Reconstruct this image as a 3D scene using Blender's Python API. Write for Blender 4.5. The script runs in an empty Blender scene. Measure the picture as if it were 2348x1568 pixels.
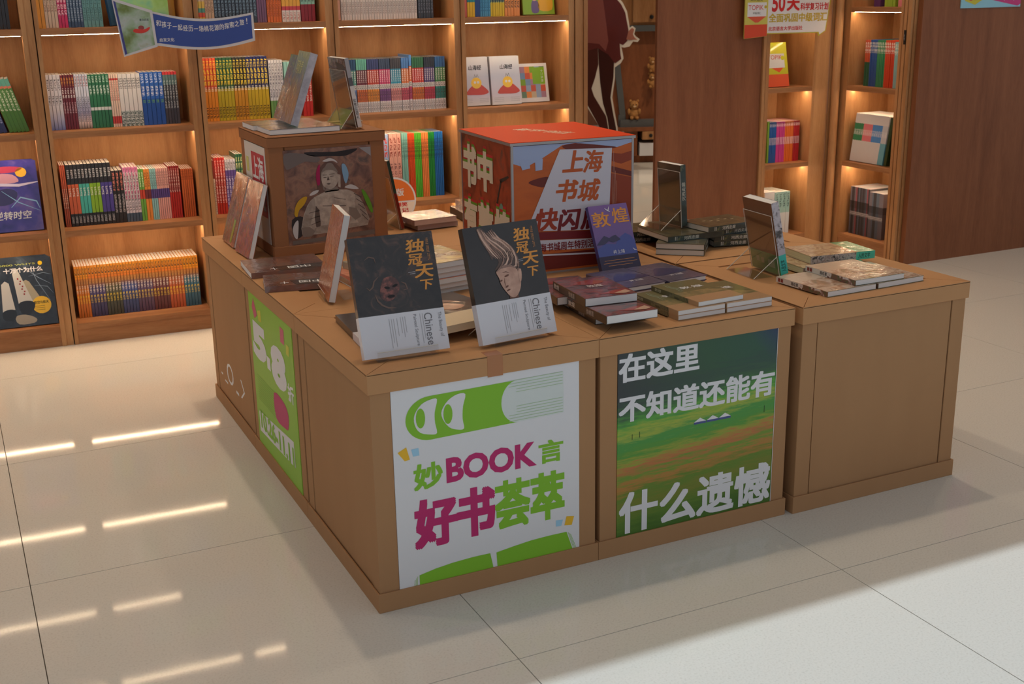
import bpy, bmesh, math, random
from mathutils import Matrix, Vector
random.seed(7)
SC = bpy.context.scene
COL = SC.collection
R = math.radians

# ------------------------------------------------------------------ camera
cd = bpy.data.cameras.new('camera')
cam = bpy.data.objects.new('camera', cd); COL.objects.link(cam)
cd.sensor_fit = 'HORIZONTAL'; cd.sensor_width = 36.0
cd.lens = 2705.356 / 2348 * 36.0
cam.location = (-0.78415, -2.41599, 1.41927)
cam.rotation_euler = (1.282378, 0.017481, -0.448546)
cd.clip_start = 0.05; cd.clip_end = 60
SC.camera = cam
cd.dof.use_dof = True; cd.dof.focus_distance = 3.5; cd.dof.aperture_fstop = 8.0

# ------------------------------------------------------------------ world, daylight, exposure
W = bpy.data.worlds.new('world'); SC.world = W; W.use_nodes = True
W.node_tree.nodes['Background'].inputs[0].default_value = (0.86, 0.92, 1.0, 1)
W.node_tree.nodes['Background'].inputs[1].default_value = 0.64
VS = SC.view_settings
VS.view_transform = 'Standard'; VS.look = 'None'; VS.gamma = 1.0; VS.use_curve_mapping = False
VS.exposure = -0.42

def lamp(name, kind, loc, energy, color, **kw):
    d = bpy.data.lights.new(name, kind); o = bpy.data.objects.new(name, d); COL.objects.link(o)
    o.location = loc; d.energy = energy; d.color = color
    for k, v in kw.items(): setattr(d, k, v)
    return o
CEIL = 3.3
sun = lamp('daylight_sun', 'SUN', (1, -6, 6), 2.7, (0.72, 0.88, 1.0), angle=R(0.55))
sun.rotation_euler = (R(33), 0, 0)          # falls from the open hall side, cut by the ceiling edge
EDGE = -0.44 - CEIL * math.tan(R(33))       # where the ceiling ends

# ------------------------------------------------------------------ materials
def lin(c):
    return tuple((x/255/12.92 if x/255 <= .04045 else ((x/255+.055)/1.055)**2.4) for x in c[:3]) + (1.0,)
MC = {}
def nodes(name):
    m = bpy.data.materials.new(name); m.use_nodes = True
    nt = m.node_tree; return m, nt, nt.nodes['Principled BSDF']
def mat(col, rough=.5, coat=0.0, spec=.4, metal=0.0, wrinkle=0.0):
    k = (tuple(col), rough, coat, spec, metal, wrinkle)
    if k in MC: return MC[k]
    m, nt, b = nodes('paint_%d_%d_%d' % tuple(col[:3]))
    b.inputs['Base Color'].default_value = lin(col); b.inputs['Roughness'].default_value = rough
    b.inputs['Specular IOR Level'].default_value = spec; b.inputs['Metallic'].default_value = metal
    film(nt, b, coat, wrinkle)
    MC[k] = m; return m
def film(nt, b, coat, wrinkle):
    b.inputs['Coat Weight'].default_value = coat
    b.inputs['Coat Roughness'].default_value = .06
    if wrinkle:
        tc = nt.nodes.new('ShaderNodeTexCoord'); n = nt.nodes.new('ShaderNodeTexNoise')
        n.inputs['Scale'].default_value = 22; n.inputs['Detail'].default_value = 3; n.inputs['Distortion'].default_value = 1.5
        bp = nt.nodes.new('ShaderNodeBump'); bp.inputs['Strength'].default_value = wrinkle; bp.inputs['Distance'].default_value = .006
        nt.links.new(tc.outputs['Object'], n.inputs['Vector']); nt.links.new(n.outputs[0], bp.inputs['Height'])
        nt.links.new(bp.outputs[0], b.inputs['Coat Normal'])
def ramp(nt, stops, interp='LINEAR'):
    r = nt.nodes.new('ShaderNodeValToRGB'); cr = r.color_ramp; cr.interpolation = interp
    while len(cr.elements) < len(stops): cr.elements.new(.5)
    for e, (p, c) in zip(cr.elements, stops):
        e.position = p; e.color = lin(c)
    return r
def noise_mat(name, stops, scale, stretch=(1, 1, 1), detail=4, rough=.5, coat=0, bump=0, distort=0, coord='Object', spec=.4, wrinkle=0, interp='LINEAR', roughness_detail=.55):
    m, nt, b = nodes(name)
    tc = nt.nodes.new('ShaderNodeTexCoord'); mp = nt.nodes.new('ShaderNodeMapping')
    mp.inputs['Scale'].default_value = stretch
    n = nt.nodes.new('ShaderNodeTexNoise'); n.inputs['Scale'].default_value = scale; n.inputs['Detail'].default_value = detail
    n.inputs['Distortion'].default_value = distort; n.inputs['Roughness'].default_value = roughness_detail
    r = ramp(nt, stops, interp); L = nt.links.new
    L(tc.outputs[coord], mp.inputs[0]); L(mp.outputs[0], n.inputs['Vector']); L(n.outputs[0], r.inputs[0]); L(r.outputs[0], b.inputs['Base Color'])
    b.inputs['Roughness'].default_value = rough; b.inputs['Specular IOR Level'].default_value = spec
    film(nt, b, coat, wrinkle)
    if bump:
        bp = nt.nodes.new('ShaderNodeBump'); bp.inputs['Strength'].default_value = bump; bp.inputs['Distance'].default_value = .002
        L(n.outputs[0], bp.inputs['Height']); L(bp.outputs[0], b.inputs['Normal'])
    return m
def wood(name, dark, light, stretch):
    m, nt, b = nodes(name); L = nt.links.new
    tc = nt.nodes.new('ShaderNodeTexCoord')
    def nz(sc, st, det, dis):
        mp = nt.nodes.new('ShaderNodeMapping'); mp.inputs['Scale'].default_value = st
        n = nt.nodes.new('ShaderNodeTexNoise'); n.inputs['Scale'].default_value = sc; n.inputs['Detail'].default_value = det; n.inputs['Distortion'].default_value = dis
        L(tc.outputs['Object'], mp.inputs[0]); L(mp.outputs[0], n.inputs['Vector']); return n
    a = nz(3.0, stretch, 5, 1.2); f = nz(60, stretch, 2, .3)
    mx = nt.nodes.new('ShaderNodeMath'); mx.operation = 'MULTIPLY_ADD'; mx.inputs[1].default_value = .35
    L(f.outputs[0], mx.inputs[0]); L(a.outputs[0], mx.inputs[2])
    r = ramp(nt, [(.45, dark), (.9, light)]); L(mx.outputs[0], r.inputs[0]); L(r.outputs[0], b.inputs['Base Color'])
    b.inputs['Roughness'].default_value = .5; b.inputs['Specular IOR Level'].default_value = .3
    return m
OAK = wood('oak_veneer_vertical', (162, 113, 71), (198, 149, 102), (3, 3, .35))
OAKH = wood('oak_veneer_horizontal', (148, 98, 62), (186, 134, 91), (.35, 3, 5))
PANEL = wood('red_oak_panel', (124, 74, 46), (150, 94, 62), (2.5, 2.5, .3))
CARD = noise_mat('kraft_cardboard', [(.25, (173, 130, 91)), (.75, (178, 135, 95))], 9, (1, 1, .25), 5, rough=.72, spec=.25)
CARDIN = mat((150, 104, 66), .85, spec=.2)
CARDLIT = noise_mat('kraft_cardboard_lit', [(.25, (186, 138, 94)), (.75, (191, 143, 98))], 5, (1, 1, 1), 4, rough=.62, spec=.3)  # same cardboard on the lids, warm light from above painted into its colour
CARDS = noise_mat('kraft_cardboard_small', [(.3, (150, 100, 66)), (.7, (155, 104, 69))], 6, (1, 1, .4), 4, rough=.7, spec=.25)
TAPE = mat((176, 116, 74), .25, spec=.5)
TILE = noise_mat('polished_terrazzo_tile', [(.3, (208, 203, 194)), (.45, (218, 214, 206)), (.62, (222, 218, 210)), (.8, (212, 207, 199))], 170, (1, 1, 1), 3, rough=.055, spec=.16)
GROUT = mat((120, 112, 100), .8)
PAPER = noise_mat('page_edges', [(.35, (214, 210, 204)), (.65, (232, 229, 224))], 3, (1, 1, 160), 1, rough=.7)
PAPERW = mat((228, 227, 226), .65)
WHITE = mat((226, 226, 230), .45)
INK = mat((22, 20, 22), .5)
def emis(name, col, s):
    m, nt, b = nodes(name); b.inputs['Base Color'].default_value = lin(col)
    b.inputs['Emission Color'].default_value = lin(col); b.inputs['Emission Strength'].default_value = s
    return m
LED = emis('warm_led', (255, 226, 186), 70.0)
LAMPGLOW = emis('downlight_glow', (255, 222, 180), 6.0)
def acrylic():
    m = bpy.data.materials.new('clear_acrylic'); m.use_nodes = True; nt = m.node_tree; nt.nodes.clear()
    o = nt.nodes.new('ShaderNodeOutputMaterial'); mx = nt.nodes.new('ShaderNodeMixShader'); t = nt.nodes.new('ShaderNodeBsdfTransparent')
    g = nt.nodes.new('ShaderNodeBsdfGlossy'); lw = nt.nodes.new('ShaderNodeLayerWeight'); p = nt.nodes.new('ShaderNodeMath'); k = nt.nodes.new('ShaderNodeMath')
    t.inputs[0].default_value = (.975, .975, .97, 1); g.inputs['Roughness'].default_value = .04
    p.operation = 'POWER'; p.inputs[1].default_value = 4; k.operation = 'MULTIPLY_ADD'; k.inputs[1].default_value = .8; k.inputs[2].default_value = .035
    L = nt.links.new; L(lw.outputs['Facing'], p.inputs[0]); L(p.outputs[0], k.inputs[0]); L(k.outputs[0], mx.inputs[0]); L(t.outputs[0], mx.inputs[1]); L(g.outputs[0], mx.inputs[2]); L(mx.outputs[0], o.inputs[0])
    return m
ACRYL = acrylic()
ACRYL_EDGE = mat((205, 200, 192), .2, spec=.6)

def spine_mat(name, stops, txt=None, interp='CONSTANT', axis=2, coat=.25, lines=46, width=.3, rough=.4):
    """printed spine: colour bands along the height, small marks where the lettering runs"""
    m, nt, b = nodes(name); L = nt.links.new
    tc = nt.nodes.new('ShaderNodeTexCoord'); sx = nt.nodes.new('ShaderNodeSeparateXYZ'); L(tc.outputs['Generated'], sx.inputs[0])
    r = ramp(nt, stops, interp); L(sx.outputs[axis], r.inputs[0]); out = r.outputs[0]
    for t in (txt or []):
        col, z0, z1 = t[:3]; ln = t[3] if len(t) > 3 else lines
        def M(op, a, c, cl=False):
            n = nt.nodes.new('ShaderNodeMath'); n.operation = op; n.use_clamp = cl
            for i, v in enumerate((a, c)):
                if isinstance(v, (int, float)): n.inputs[i].default_value = v
                elif v is not None: L(v, n.inputs[i])
            return n.outputs[0]
        zc = M('MULTIPLY', sx.outputs[axis], ln*4.0)
        cx = nt.nodes.new('ShaderNodeCombineXYZ'); L(M('FLOOR', M('MULTIPLY', sx.outputs[0], 10.0), None), cx.inputs[0]); L(M('FLOOR', zc, None), cx.inputs[1])
        n = nt.nodes.new('ShaderNodeTexWhiteNoise'); n.noise_dimensions = '2D'; L(cx.outputs[0], n.inputs['Vector'])
        k = M('MULTIPLY', M('GREATER_THAN', n.outputs['Value'], .42), M('LESS_THAN', M('FRACT', M('MULTIPLY', zc, 1/6.0), None), .8))
        k = M('MULTIPLY', k, M('LESS_THAN', M('ABSOLUTE', M('SUBTRACT', sx.outputs[0], .5), None), width))
        k = M('MULTIPLY', k, M('GREATER_THAN', sx.outputs[axis], z0)); k = M('MULTIPLY', k, M('LESS_THAN', sx.outputs[axis], z1))
        k = M('MULTIPLY', k, M('LESS_THAN', sx.outputs[1], .03))
        mx = nt.nodes.new('ShaderNodeMix'); mx.data_type = 'RGBA'
        L(k, mx.inputs['Factor']); L(out, mx.inputs['A']); mx.inputs['B'].default_value = lin(col); out = mx.outputs['Result']
    L(out, b.inputs['Base Color']); b.inputs['Roughness'].default_value = rough; b.inputs['Coat Weight'].default_value = coat; b.inputs['Coat Roughness'].default_value = .15
    return m
def band_mat(name, stops, axis=1, rough=.35, coat=.6, wrinkle=0, interp='CONSTANT', mottled=None):
    """cover print: colour bands along one axis of the book, optionally mottled like a painting"""
    m, nt, b = nodes(name); L = nt.links.new
    tc = nt.nodes.new('ShaderNodeTexCoord'); sx = nt.nodes.new('ShaderNodeSeparateXYZ'); L(tc.outputs['Generated'], sx.inputs[0])
    r = ramp(nt, stops, interp); L(sx.outputs[axis], r.inputs[0]); out = r.outputs[0]
    if mottled:
        cols, scale, z0, z1 = mottled
        n = nt.nodes.new('ShaderNodeTexNoise'); n.inputs['Scale'].default_value = scale; n.inputs['Detail'].default_value = 5; n.inputs['Distortion'].default_value = 1.2
        L(tc.outputs['Object'], n.inputs['Vector'])
        r2 = ramp(nt, cols); L(n.outputs[0], r2.inputs[0])
        g = nt.nodes.new('ShaderNodeMath'); g.operation = 'GREATER_THAN'; g.inputs[1].default_value = z0; L(sx.outputs[axis], g.inputs[0])
        l = nt.nodes.new('ShaderNodeMath'); l.operation = 'LESS_THAN'; l.inputs[1].default_value = z1; L(sx.outputs[axis], l.inputs[0])
        p = nt.nodes.new('ShaderNodeMath'); p.operation = 'MULTIPLY'; L(g.outputs[0], p.inputs[0]); L(l.outputs[0], p.inputs[1])
        mx = nt.nodes.new('ShaderNodeMix'); mx.data_type = 'RGBA'; L(p.outputs[0], mx.inputs['Factor']); L(out, mx.inputs['A']); L(r2.outputs[0], mx.inputs['B']); out = mx.outputs['Result']
    L(out, b.inputs['Base Color']); b.inputs['Roughness'].default_value = rough
    film(nt, b, coat, wrinkle)
    return m

# ------------------------------------------------------------------ mesh helpers
class MB:
    def __init__(s): s.v = []; s.f = []; s.m = []
    def add(s, vs, fs, mi=0):
        o = len(s.v); s.v += [tuple(v) for v in vs]; s.f += [tuple(i+o for i in f) for f in fs]; s.m += [mi]*len(fs)
    def box(s, x0, y0, z0, x1, y1, z1, mi=0, M=None):
        vs = [Vector((x, y, z)) for z in (z0, z1) for y in (y0, y1) for x in (x0, x1)]
        if M: vs = [M @ v for v in vs]
        s.add(vs, [(0, 2, 3, 1), (4, 5, 7, 6), (0, 1, 5, 4), (2, 6, 7, 3), (0, 4, 6, 2), (1, 3, 7, 5)], mi); return s
    def prism(s, pts, z0, z1, mi=0, M=None, flip=False):
        """polygon pts in XY pushed from z0 to z1"""
        a = sum(pts[i][0]*pts[(i+1) % len(pts)][1]-pts[(i+1) % len(pts)][0]*pts[i][1] for i in range(len(pts)))
        if a < 0: pts = pts[::-1]
        n = len(pts); vs = [Vector((p[0], p[1], z0)) for p in pts]+[Vector((p[0], p[1], z1)) for p in pts]
        if M: vs = [M @ v for v in vs]
        s.add(vs, [tuple(range(n))[::-1], tuple(range(n, 2*n))]+[(i, (i+1) % n, n+(i+1) % n, n+i) for i in range(n)], mi); return s
    def ring(s, x0, y0, x1, y1, th, z0, z1, mi=0):
        o = [(x0, y0), (x1, y0), (x1, y1), (x0, y1)]; i = [(x0+th, y0+th), (x1-th, y0+th), (x1-th, y1-th), (x0+th, y1-th)]
        vs = [(p[0], p[1], z) for z in (z0, z1) for L_ in (o, i) for p in L_]; fs = []
        for k in range(4):
            n = (k+1) % 4
            fs += [(k, n, 8+n, 8+k), (4+n, 4+k, 12+k, 12+n), (8+k, 8+n, 12+n, 12+k), (n, k, 4+k, 4+n)]
        s.add(vs, fs, mi); return s
    def tube(s, path, r, n=8, mi=0):
        rings = []
        for i, p in enumerate(path):
            p = Vector(p); d = (Vector(path[min(i+1, len(path)-1)])-Vector(path[max(i-1, 0)])).normalized()
            u = d.cross(Vector((0, 0, 1))); u = u.normalized() if u.length > .01 else Vector((1, 0, 0)); w = d.cross(u)
            rings.append([p+(u*math.cos(6.2832*k/n)+w*math.sin(6.2832*k/n))*r for k in range(n)])
        vs = [v for g in rings for v in g]; fs = [tuple(range(n))[::-1], tuple(range(len(vs)-n, len(vs)))]
        for i in range(len(rings)-1):
            for k in range(n): fs.append((i*n+k, i*n+(k+1) % n, (i+1)*n+(k+1) % n, (i+1)*n+k))
        s.add(vs, fs, mi); return s
    def ball(s, c, r, n=10, mi=0):
        if not hasattr(r, '__len__'): r = (r, r, r)
        vs = [(c[0], c[1], c[2]+r[2])]; fs = []
        k = n//2
        for i in range(1, k):
            th = math.pi*i/k
            for j in range(n):
                ph = 2*math.pi*j/n; vs.append((c[0]+r[0]*math.sin(th)*math.cos(ph), c[1]+r[1]*math.sin(th)*math.sin(ph), c[2]+r[2]*math.cos(th)))
        vs.append((c[0], c[1], c[2]-r[2]))
        for j in range(n): fs.append((0, 1+j, 1+(j+1) % n))
        for i in range(k-2):
            for j in range(n): fs.append((1+i*n+j, 1+(i+1)*n+j, 1+(i+1)*n+(j+1) % n, 1+i*n+(j+1) % n))
        b = 1+(k-2)*n
        for j in range(n): fs.append((b+j, len(vs)-1, b+(j+1) % n))
        s.add(vs, fs, mi); return s
    def mesh(s, name, mats, smooth=False, bevel=0):
        me = bpy.data.meshes.new(name); me.from_pydata(s.v, [], s.f)
        for m in (mats if isinstance(mats, (list, tuple)) else [mats]): me.materials.append(m)
        me.polygons.foreach_set('material_index', s.m)
        if smooth: me.polygons.foreach_set('use_smooth', [True]*len(s.f))
        if bevel:
            bm = bmesh.new(); bm.from_mesh(me); bmesh.ops.remove_doubles(bm, verts=bm.verts, dist=1e-6)
            es = [e for e in bm.edges if len(e.link_faces) == 2 and e.calc_face_angle(0) > .6]
            bmesh.ops.bevel(bm, geom=es, offset=bevel, segments=2, profile=.6, affect='EDGES'); bm.to_mesh(me); bm.free()
        me.update(); return me
    def build(s, name, mats, parent=None, M=None, smooth=False, bevel=0):
        return link(name, s.mesh(name, mats, smooth, bevel), parent, M)
def link(name, data, parent=None, M=None):
    o = bpy.data.objects.new(name, data); COL.objects.link(o)
    if parent: o.parent = parent
    if M is not None: o.matrix_basis = M
    return o
def empty(name, M=None, parent=None):
    o = bpy.data.objects.new(name, None); COL.objects.link(o); o.empty_display_size = .1
    if parent: o.parent = parent
    if M is not None: o.matrix_basis = M
    return o
def tag(o, label, cat, group=None):
    o['label'] = label; o['category'] = cat
    if group: o['group'] = group
    return o
def structure(o): o['kind'] = 'structure'; return o
def T(x, y, z, rz=0): return Matrix.Translation((x, y, z)) @ Matrix.Rotation(rz, 4, 'Z')
def frame(o, ux, uy, uz):
    return Matrix(((ux[0], uy[0], uz[0], o[0]), (ux[1], uy[1], uz[1], o[1]), (ux[2], uy[2], uz[2], o[2]), (0, 0, 0, 1)))

LAYER = .0005
def shape(parent, pts, m, z, name='printed_shape', M=None):
    """flat print: a polygon in the parent's XY plane, z above it"""
    a = sum(pts[i][0]*pts[(i+1) % len(pts)][1]-pts[(i+1) % len(pts)][0]*pts[i][1] for i in range(len(pts)))
    if a < 0: pts = pts[::-1]
    b = MB(); b.add([(p[0], p[1], z) for p in pts], [tuple(range(len(pts)))])
    return b.build(name, m, parent, M)
def shapes(parent, polys, m, z, name='printed_shape', M=None):
    b = MB()
    for pts in polys:
        a = sum(pts[i][0]*pts[(i+1) % len(pts)][1]-pts[(i+1) % len(pts)][0]*pts[i][1] for i in range(len(pts)))
        if a < 0: pts = pts[::-1]
        b.add([(p[0], p[1], z) for p in pts], [tuple(range(len(pts)))])
    return b.build(name, m, parent, M)
def smooth(pts, n=4):
    """closed Catmull-Rom through pts"""
    out = []; k = len(pts)
    for i in range(k):
        p0, p1, p2, p3 = (pts[(i+j-1) % k] for j in range(4))
        for s in range(n):
            t = s/n
            out.append(tuple(.5*(2*p1[c]+(p2[c]-p0[c])*t+(2*p0[c]-5*p1[c]+4*p2[c]-p3[c])*t*t+(3*p1[c]-p0[c]-3*p2[c]+p3[c])*t**3) for c in (0, 1)))
    return out
def ell(cx, cy, rx, ry, n=20, rot=0):
    c, s = math.cos(rot), math.sin(rot)
    return [(cx+rx*math.cos(6.2832*i/n)*c-ry*math.sin(6.2832*i/n)*s, cy+rx*math.cos(6.2832*i/n)*s+ry*math.sin(6.2832*i/n)*c) for i in range(n)]
TXT = {}
def text(parent, body, box, m, z, bold=0.0, shear=0.0, rot=0, name='lettering', keep=False, res=3, line=1.0):
    """lettering fitted into box (x0,y0,x1,y1) of the parent's XY plane; rot in quarter turns clockwise"""
    cjk = any(ord(c) > 0x2E80 for c in body); key = (body, 0 if cjk else bold, shear, res, line)
    if key not in TXT:
        cu = bpy.data.curves.new('lettering', 'FONT'); cu.body = body; cu.size = 1; cu.offset = 0 if cjk else bold; cu.shear = shear
        cu.fill_mode = 'FRONT'; cu.resolution_u = res; cu.space_line = line
        o = bpy.data.objects.new('tmp', cu); COL.objects.link(o)
        dg = bpy.context.evaluated_depsgraph_get(); dg.update()
        me = bpy.data.meshes.new_from_object(o.evaluated_get(dg))
        co = [tuple(v.co) for v in me.vertices]; fs = [tuple(p.vertices) for p in me.polygons]
        bpy.data.objects.remove(o); bpy.data.curves.remove(cu); bpy.data.meshes.remove(me)
        TXT[key] = (co, fs)
    co, fs = TXT[key]
    if not co: return None
    P = [(c[0], c[1]) for c in co]
    for _ in range(rot % 4): P = [(y, -x) for x, y in P]
    x0 = min(p[0] for p in P); x1 = max(p[0] for p in P); y0 = min(p[1] for p in P); y1 = max(p[1] for p in P)
    sx = (box[2]-box[0])/max(x1-x0, 1e-6); sy = (box[3]-box[1])/max(y1-y0, 1e-6)
    if keep: sx = sy = min(sx, sy)
    b = MB(); offs = [(0, 0)]
    if cjk and bold:
        k = bold*1.15; offs = [(k*i, k*j*.85) for i in (-1, 0, 1) for j in (-1, 0, 1)]
        x0 -= k; y0 -= k; sx = (box[2]-box[0])/(x1-x0+k); sy = (box[3]-box[1])/(y1-y0+k)
        if keep: sx = sy = min(sx, sy)
    for i, (dx, dy) in enumerate(offs): b.add([(box[0]+(p[0]+dx-x0)*sx, box[1]+(p[1]+dy-y0)*sy, z+i*4e-6) for p in P], fs)
    return b.build(name, m, parent)

# ------------------------------------------------------------------ the setting: floor, ceiling, walls
fl = structure(MB().box(-5, -4, -.12, 8.6, 10, -.006).build('floor', GROUT))
XL = [-.74-.93*k for k in range(4, 0, -1)]+[-.74, .209, 1.12]+[1.12+.93*k for k in range(1, 8)]
YL = [-.33-.91*k for k in range(3, 0, -1)]+[-.33, .545, 1.45, 2.41]+[2.41+.91*k for k in range(1, 9)]
tm = MB().box(-.5, -.5, -.006, .5, .5, 0).mesh('tile', TILE)
for i in range(len(XL)-1):
    for j in range(len(YL)-1):
        g = .0022
        o = link('tile', tm, fl); w, d = XL[i+1]-XL[i]-g, YL[j+1]-YL[j]-g
        o.location = ((XL[i]+XL[i+1])/2, (YL[j]+YL[j+1])/2, 0); o.scale = (w, d, 1)
structure(MB().box(-5, EDGE, CEIL, 8.6, 10, CEIL+.25).build('ceiling', mat((225, 220, 212), .8)))
structure(MB().box(-5, 9.0, 0, 8.6, 9.15, CEIL).build('wall_back', PANEL))

def downlight(x, y, e, where, spot=R(95), col=(1.0, .79, .57)):
    t = empty('ceiling_downlight', T(x, y, CEIL))
    b = MB(); n = 20
    vs = [(.062*math.cos(6.2832*i/n), .062*math.sin(6.2832*i/n), -.006) for i in range(n)]+[(.045*math.cos(6.2832*i/n), .045*math.sin(6.2832*i/n), -.006) for i in range(n)]+[(.062*math.cos(6.2832*i/n), .062*math.sin(6.2832*i/n), 0) for i in range(n)]
    b.add(vs, [(i, (i+1) % n, n+(i+1) % n, n+i) for i in range(n)]+[((i+1) % n, i, 2*n+i, 2*n+(i+1) % n) for i in range(n)])
    b.build('trim_ring', WHITE, t)
    d = MB(); d.prism(ell(0, 0, .045, .045, 16), -.004, -.001); d.build('diffuser', LAMPGLOW, t)
    l = lamp('downlight_lamp', 'SPOT', (0, 0, -.03), e, col, spot_size=spot, spot_blend=.6, shadow_soft_size=.05)
    l.parent = t
    tag(t, 'round recessed ceiling downlight, %s' % where, 'downlight', 'recessed ceiling downlights')
for x, y, wh in ((.42, .8, 'above the front corner cube'), (1.9, .8, 'above the plain right end cube'), (3.1, .9, 'over the aisle right of the cubes'), (-1.3, 1.0, 'over the aisle left of the cubes'), (-1.3, 2.0, 'before the leftmost bookcase'), (.42, 1.9, 'above the buddha cube'), (1.9, 1.9, 'before the bookcase beside the passage'), (3.0, 1.9, 'before the corner bookcases'), (4.6, 1.0, 'before the large wooden end panel')):
    downlight(x, y, 44 if 'cube' in wh and 'aisle' not in wh else 26, wh)
for x, y, wh in ((3.2, 4.6, 'left one beyond the passage'), (4.9, 4.6, 'right one beyond the passage'), (5.6, 6.4, 'farthest one beyond the passage')):
    downlight(x, y, 150, wh)

# ------------------------------------------------------------------ bookcases along the wall
SA = -0.045; SL = math.hypot(1, SA)
SU = Vector((1/SL, SA/SL, 0)); SN = Vector((-SA/SL, 1/SL, 0)); S0 = Vector((0, 2.7625, 0))
SROT = math.atan2(SA, 1)
def shelf_M(s, t, z):
    p = S0+SU*s+SN*t; return T(p.x, p.y, z, SROT)
BOARDS = (.09, .492, .90, 1.31, 1.72, 2.12); BT = .025; DEP = .30; TOPZ = 2.2
def bookcase(label, M, x1, a, b, trim=0, group='oak bookcases along the wall', boards=BOARDS, led=True, dep=DEP):
    """open bookcase from 0 to x1, opening from a to b"""
    t = tag(empty('bookcase', M), label, 'bookcase', group)
    MB().box(0, .0, 0, a, dep, TOPZ).build('side_panel', OAK, t)
    MB().box(b, .0, 0, b+.018, dep, TOPZ).build('side_panel', OAK, t)
    if x1-b > .02: MB().box(b+.018, .006, 0, x1-.002, .03, TOPZ).build('filler_strip', OAK, t)
    MB().box(0, dep, 0, x1, dep+.015, TOPZ).build('back_panel', OAK, t)
    MB().box(a, .004, 0, b, .022, boards[0]-BT).build('plinth', OAKH, t)
    MB().box(0, 0, TOPZ, x1, dep, TOPZ+.03).build('top_panel', OAKH, t)
    for i, z in enumerate(boards):
        bd = MB().box(a, .001, z-BT, b, dep, z).build('shelf_board', OAKH, t)
        if i and led:
            ly = .020 if i == 3 else .044
            MB().box(a+.006, ly, z-BT-(.0016 if i == 3 else .0035), b-.006, ly+.009, z-BT-.0004).build("light_strip", LED, bd)
    if trim:
        MB().box(x1+.002, .0, 0, x1+.042, .03, TOPZ).build('end_stile', OAK, t)
        MB().box(x1+.044, -.006, 0, x1+.064, dep, TOPZ).build('end_panel', OAK, t)
    return t
bookcase('oak bookcase at the left edge of the photo, facing the aisle', shelf_M(-1.0, 0, 0), .606, .016, .557)
bookcase('oak bookcase with a full row of orange topped books on its lowest shelf', shelf_M(-.392, 0, 0), .622, .016, .582)
bookcase('oak bookcase behind the small cube printed with a stone buddha', shelf_M(.232, 0, 0), .595, .018, .558)
bookcase('oak bookcase with a long row of white spines on its top shelf', shelf_M(.828, 0, 0), .590, .020, .557)
bookcase('oak bookcase beside the passage with picture books facing out', shelf_M(1.419, 0, 0), .577, .020, .543, trim=1)

structure(MB().box(-4.8, .33, 0, 2.06, .38, CEIL).build('wall_shelves', OAK, None, shelf_M(0, 0, 0)))
SMESH = {}
KIND = {'slim volume': 'book', 'comic volume': 'comic', 'travel guide': 'guidebook', 'workbook': 'workbook', 'magazine': 'magazine', 'textbook': 'textbook', 'paperback': 'paperback', 'novel': 'novel'}
ORD = 'first second third fourth fifth sixth seventh eighth ninth tenth eleventh twelfth'.split()
NUM = 'zero one two three four five six seven eight nine ten eleven twelve'.split()
def nth(label, i, n):
    if n < 2: return label
    if n == 2: return label+(', left of the two' if i == 0 else ', right of the two')
    if n > 12:
        o = ORD[min(i, n-1-i)] if min(i, n-1-i) < 12 else ('thirteenth', 'fourteenth')[min(i, n-1-i)-12]; return label+', %s from the %s' % (o, 'left' if i < n-1-i else 'right')
    return label+', %s from left of %s' % (ORD[i], NUM[n])
def spine_book(label, group, M, t, h, d, m, name=None):
    name = name or next((k.replace(' ', '_') for k in KIND if k in label), 'book')
    k = (round(t, 4), round(h, 3), d, m.name)
    if k not in SMESH:
        b = MB(); c = .0007
        # spine, two boards, joined at the front; the pages show at the top and back
        b.box(0, 0, 0, t, c*1.5, h); b.box(0, c*1.5, 0, c, d, h); b.box(t-c, c*1.5, 0, t, d, h)
        p = MB().box(c, c*1.5, .002, t-c, d-.002, h-.0008)
        SMESH[k] = (b.mesh('book', m), p.mesh('page_block', PAPER))
    o = link(name, SMESH[k][0], None, Matrix.Translation((0, 0, .0007)) @ M); tag(o, label, KIND.get(name.replace('_', ' '), 'book'), group)
    link('page_block', SMESH[k][1], o)
    return o
def run(base, s0, s1, n, z, h, d, m, label, group, t0=.092, lean=0, gap=.0015, jit=.003):
    """n equal books standing side by side from s0 to s1 in a bookcase frame"""
    st = (s1-s0)/n
    for i in range(n):
        dh = 0
        M = base(s0+i*st, t0+random.uniform(0, jit), z)
        if lean: M = M @ Matrix.Rotation(lean, 4, 'Y')
        spine_book(nth(label, i, n), group, M, st-gap, h, d, m)
W_ = (226, 224, 226)
def sm(name, *a, **k): return spine_mat(name, *a, **k)
B1 = BOARDS[0]; B2 = BOARDS[1]; B3 = BOARDS[2]; B4 = BOARDS[3]
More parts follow.
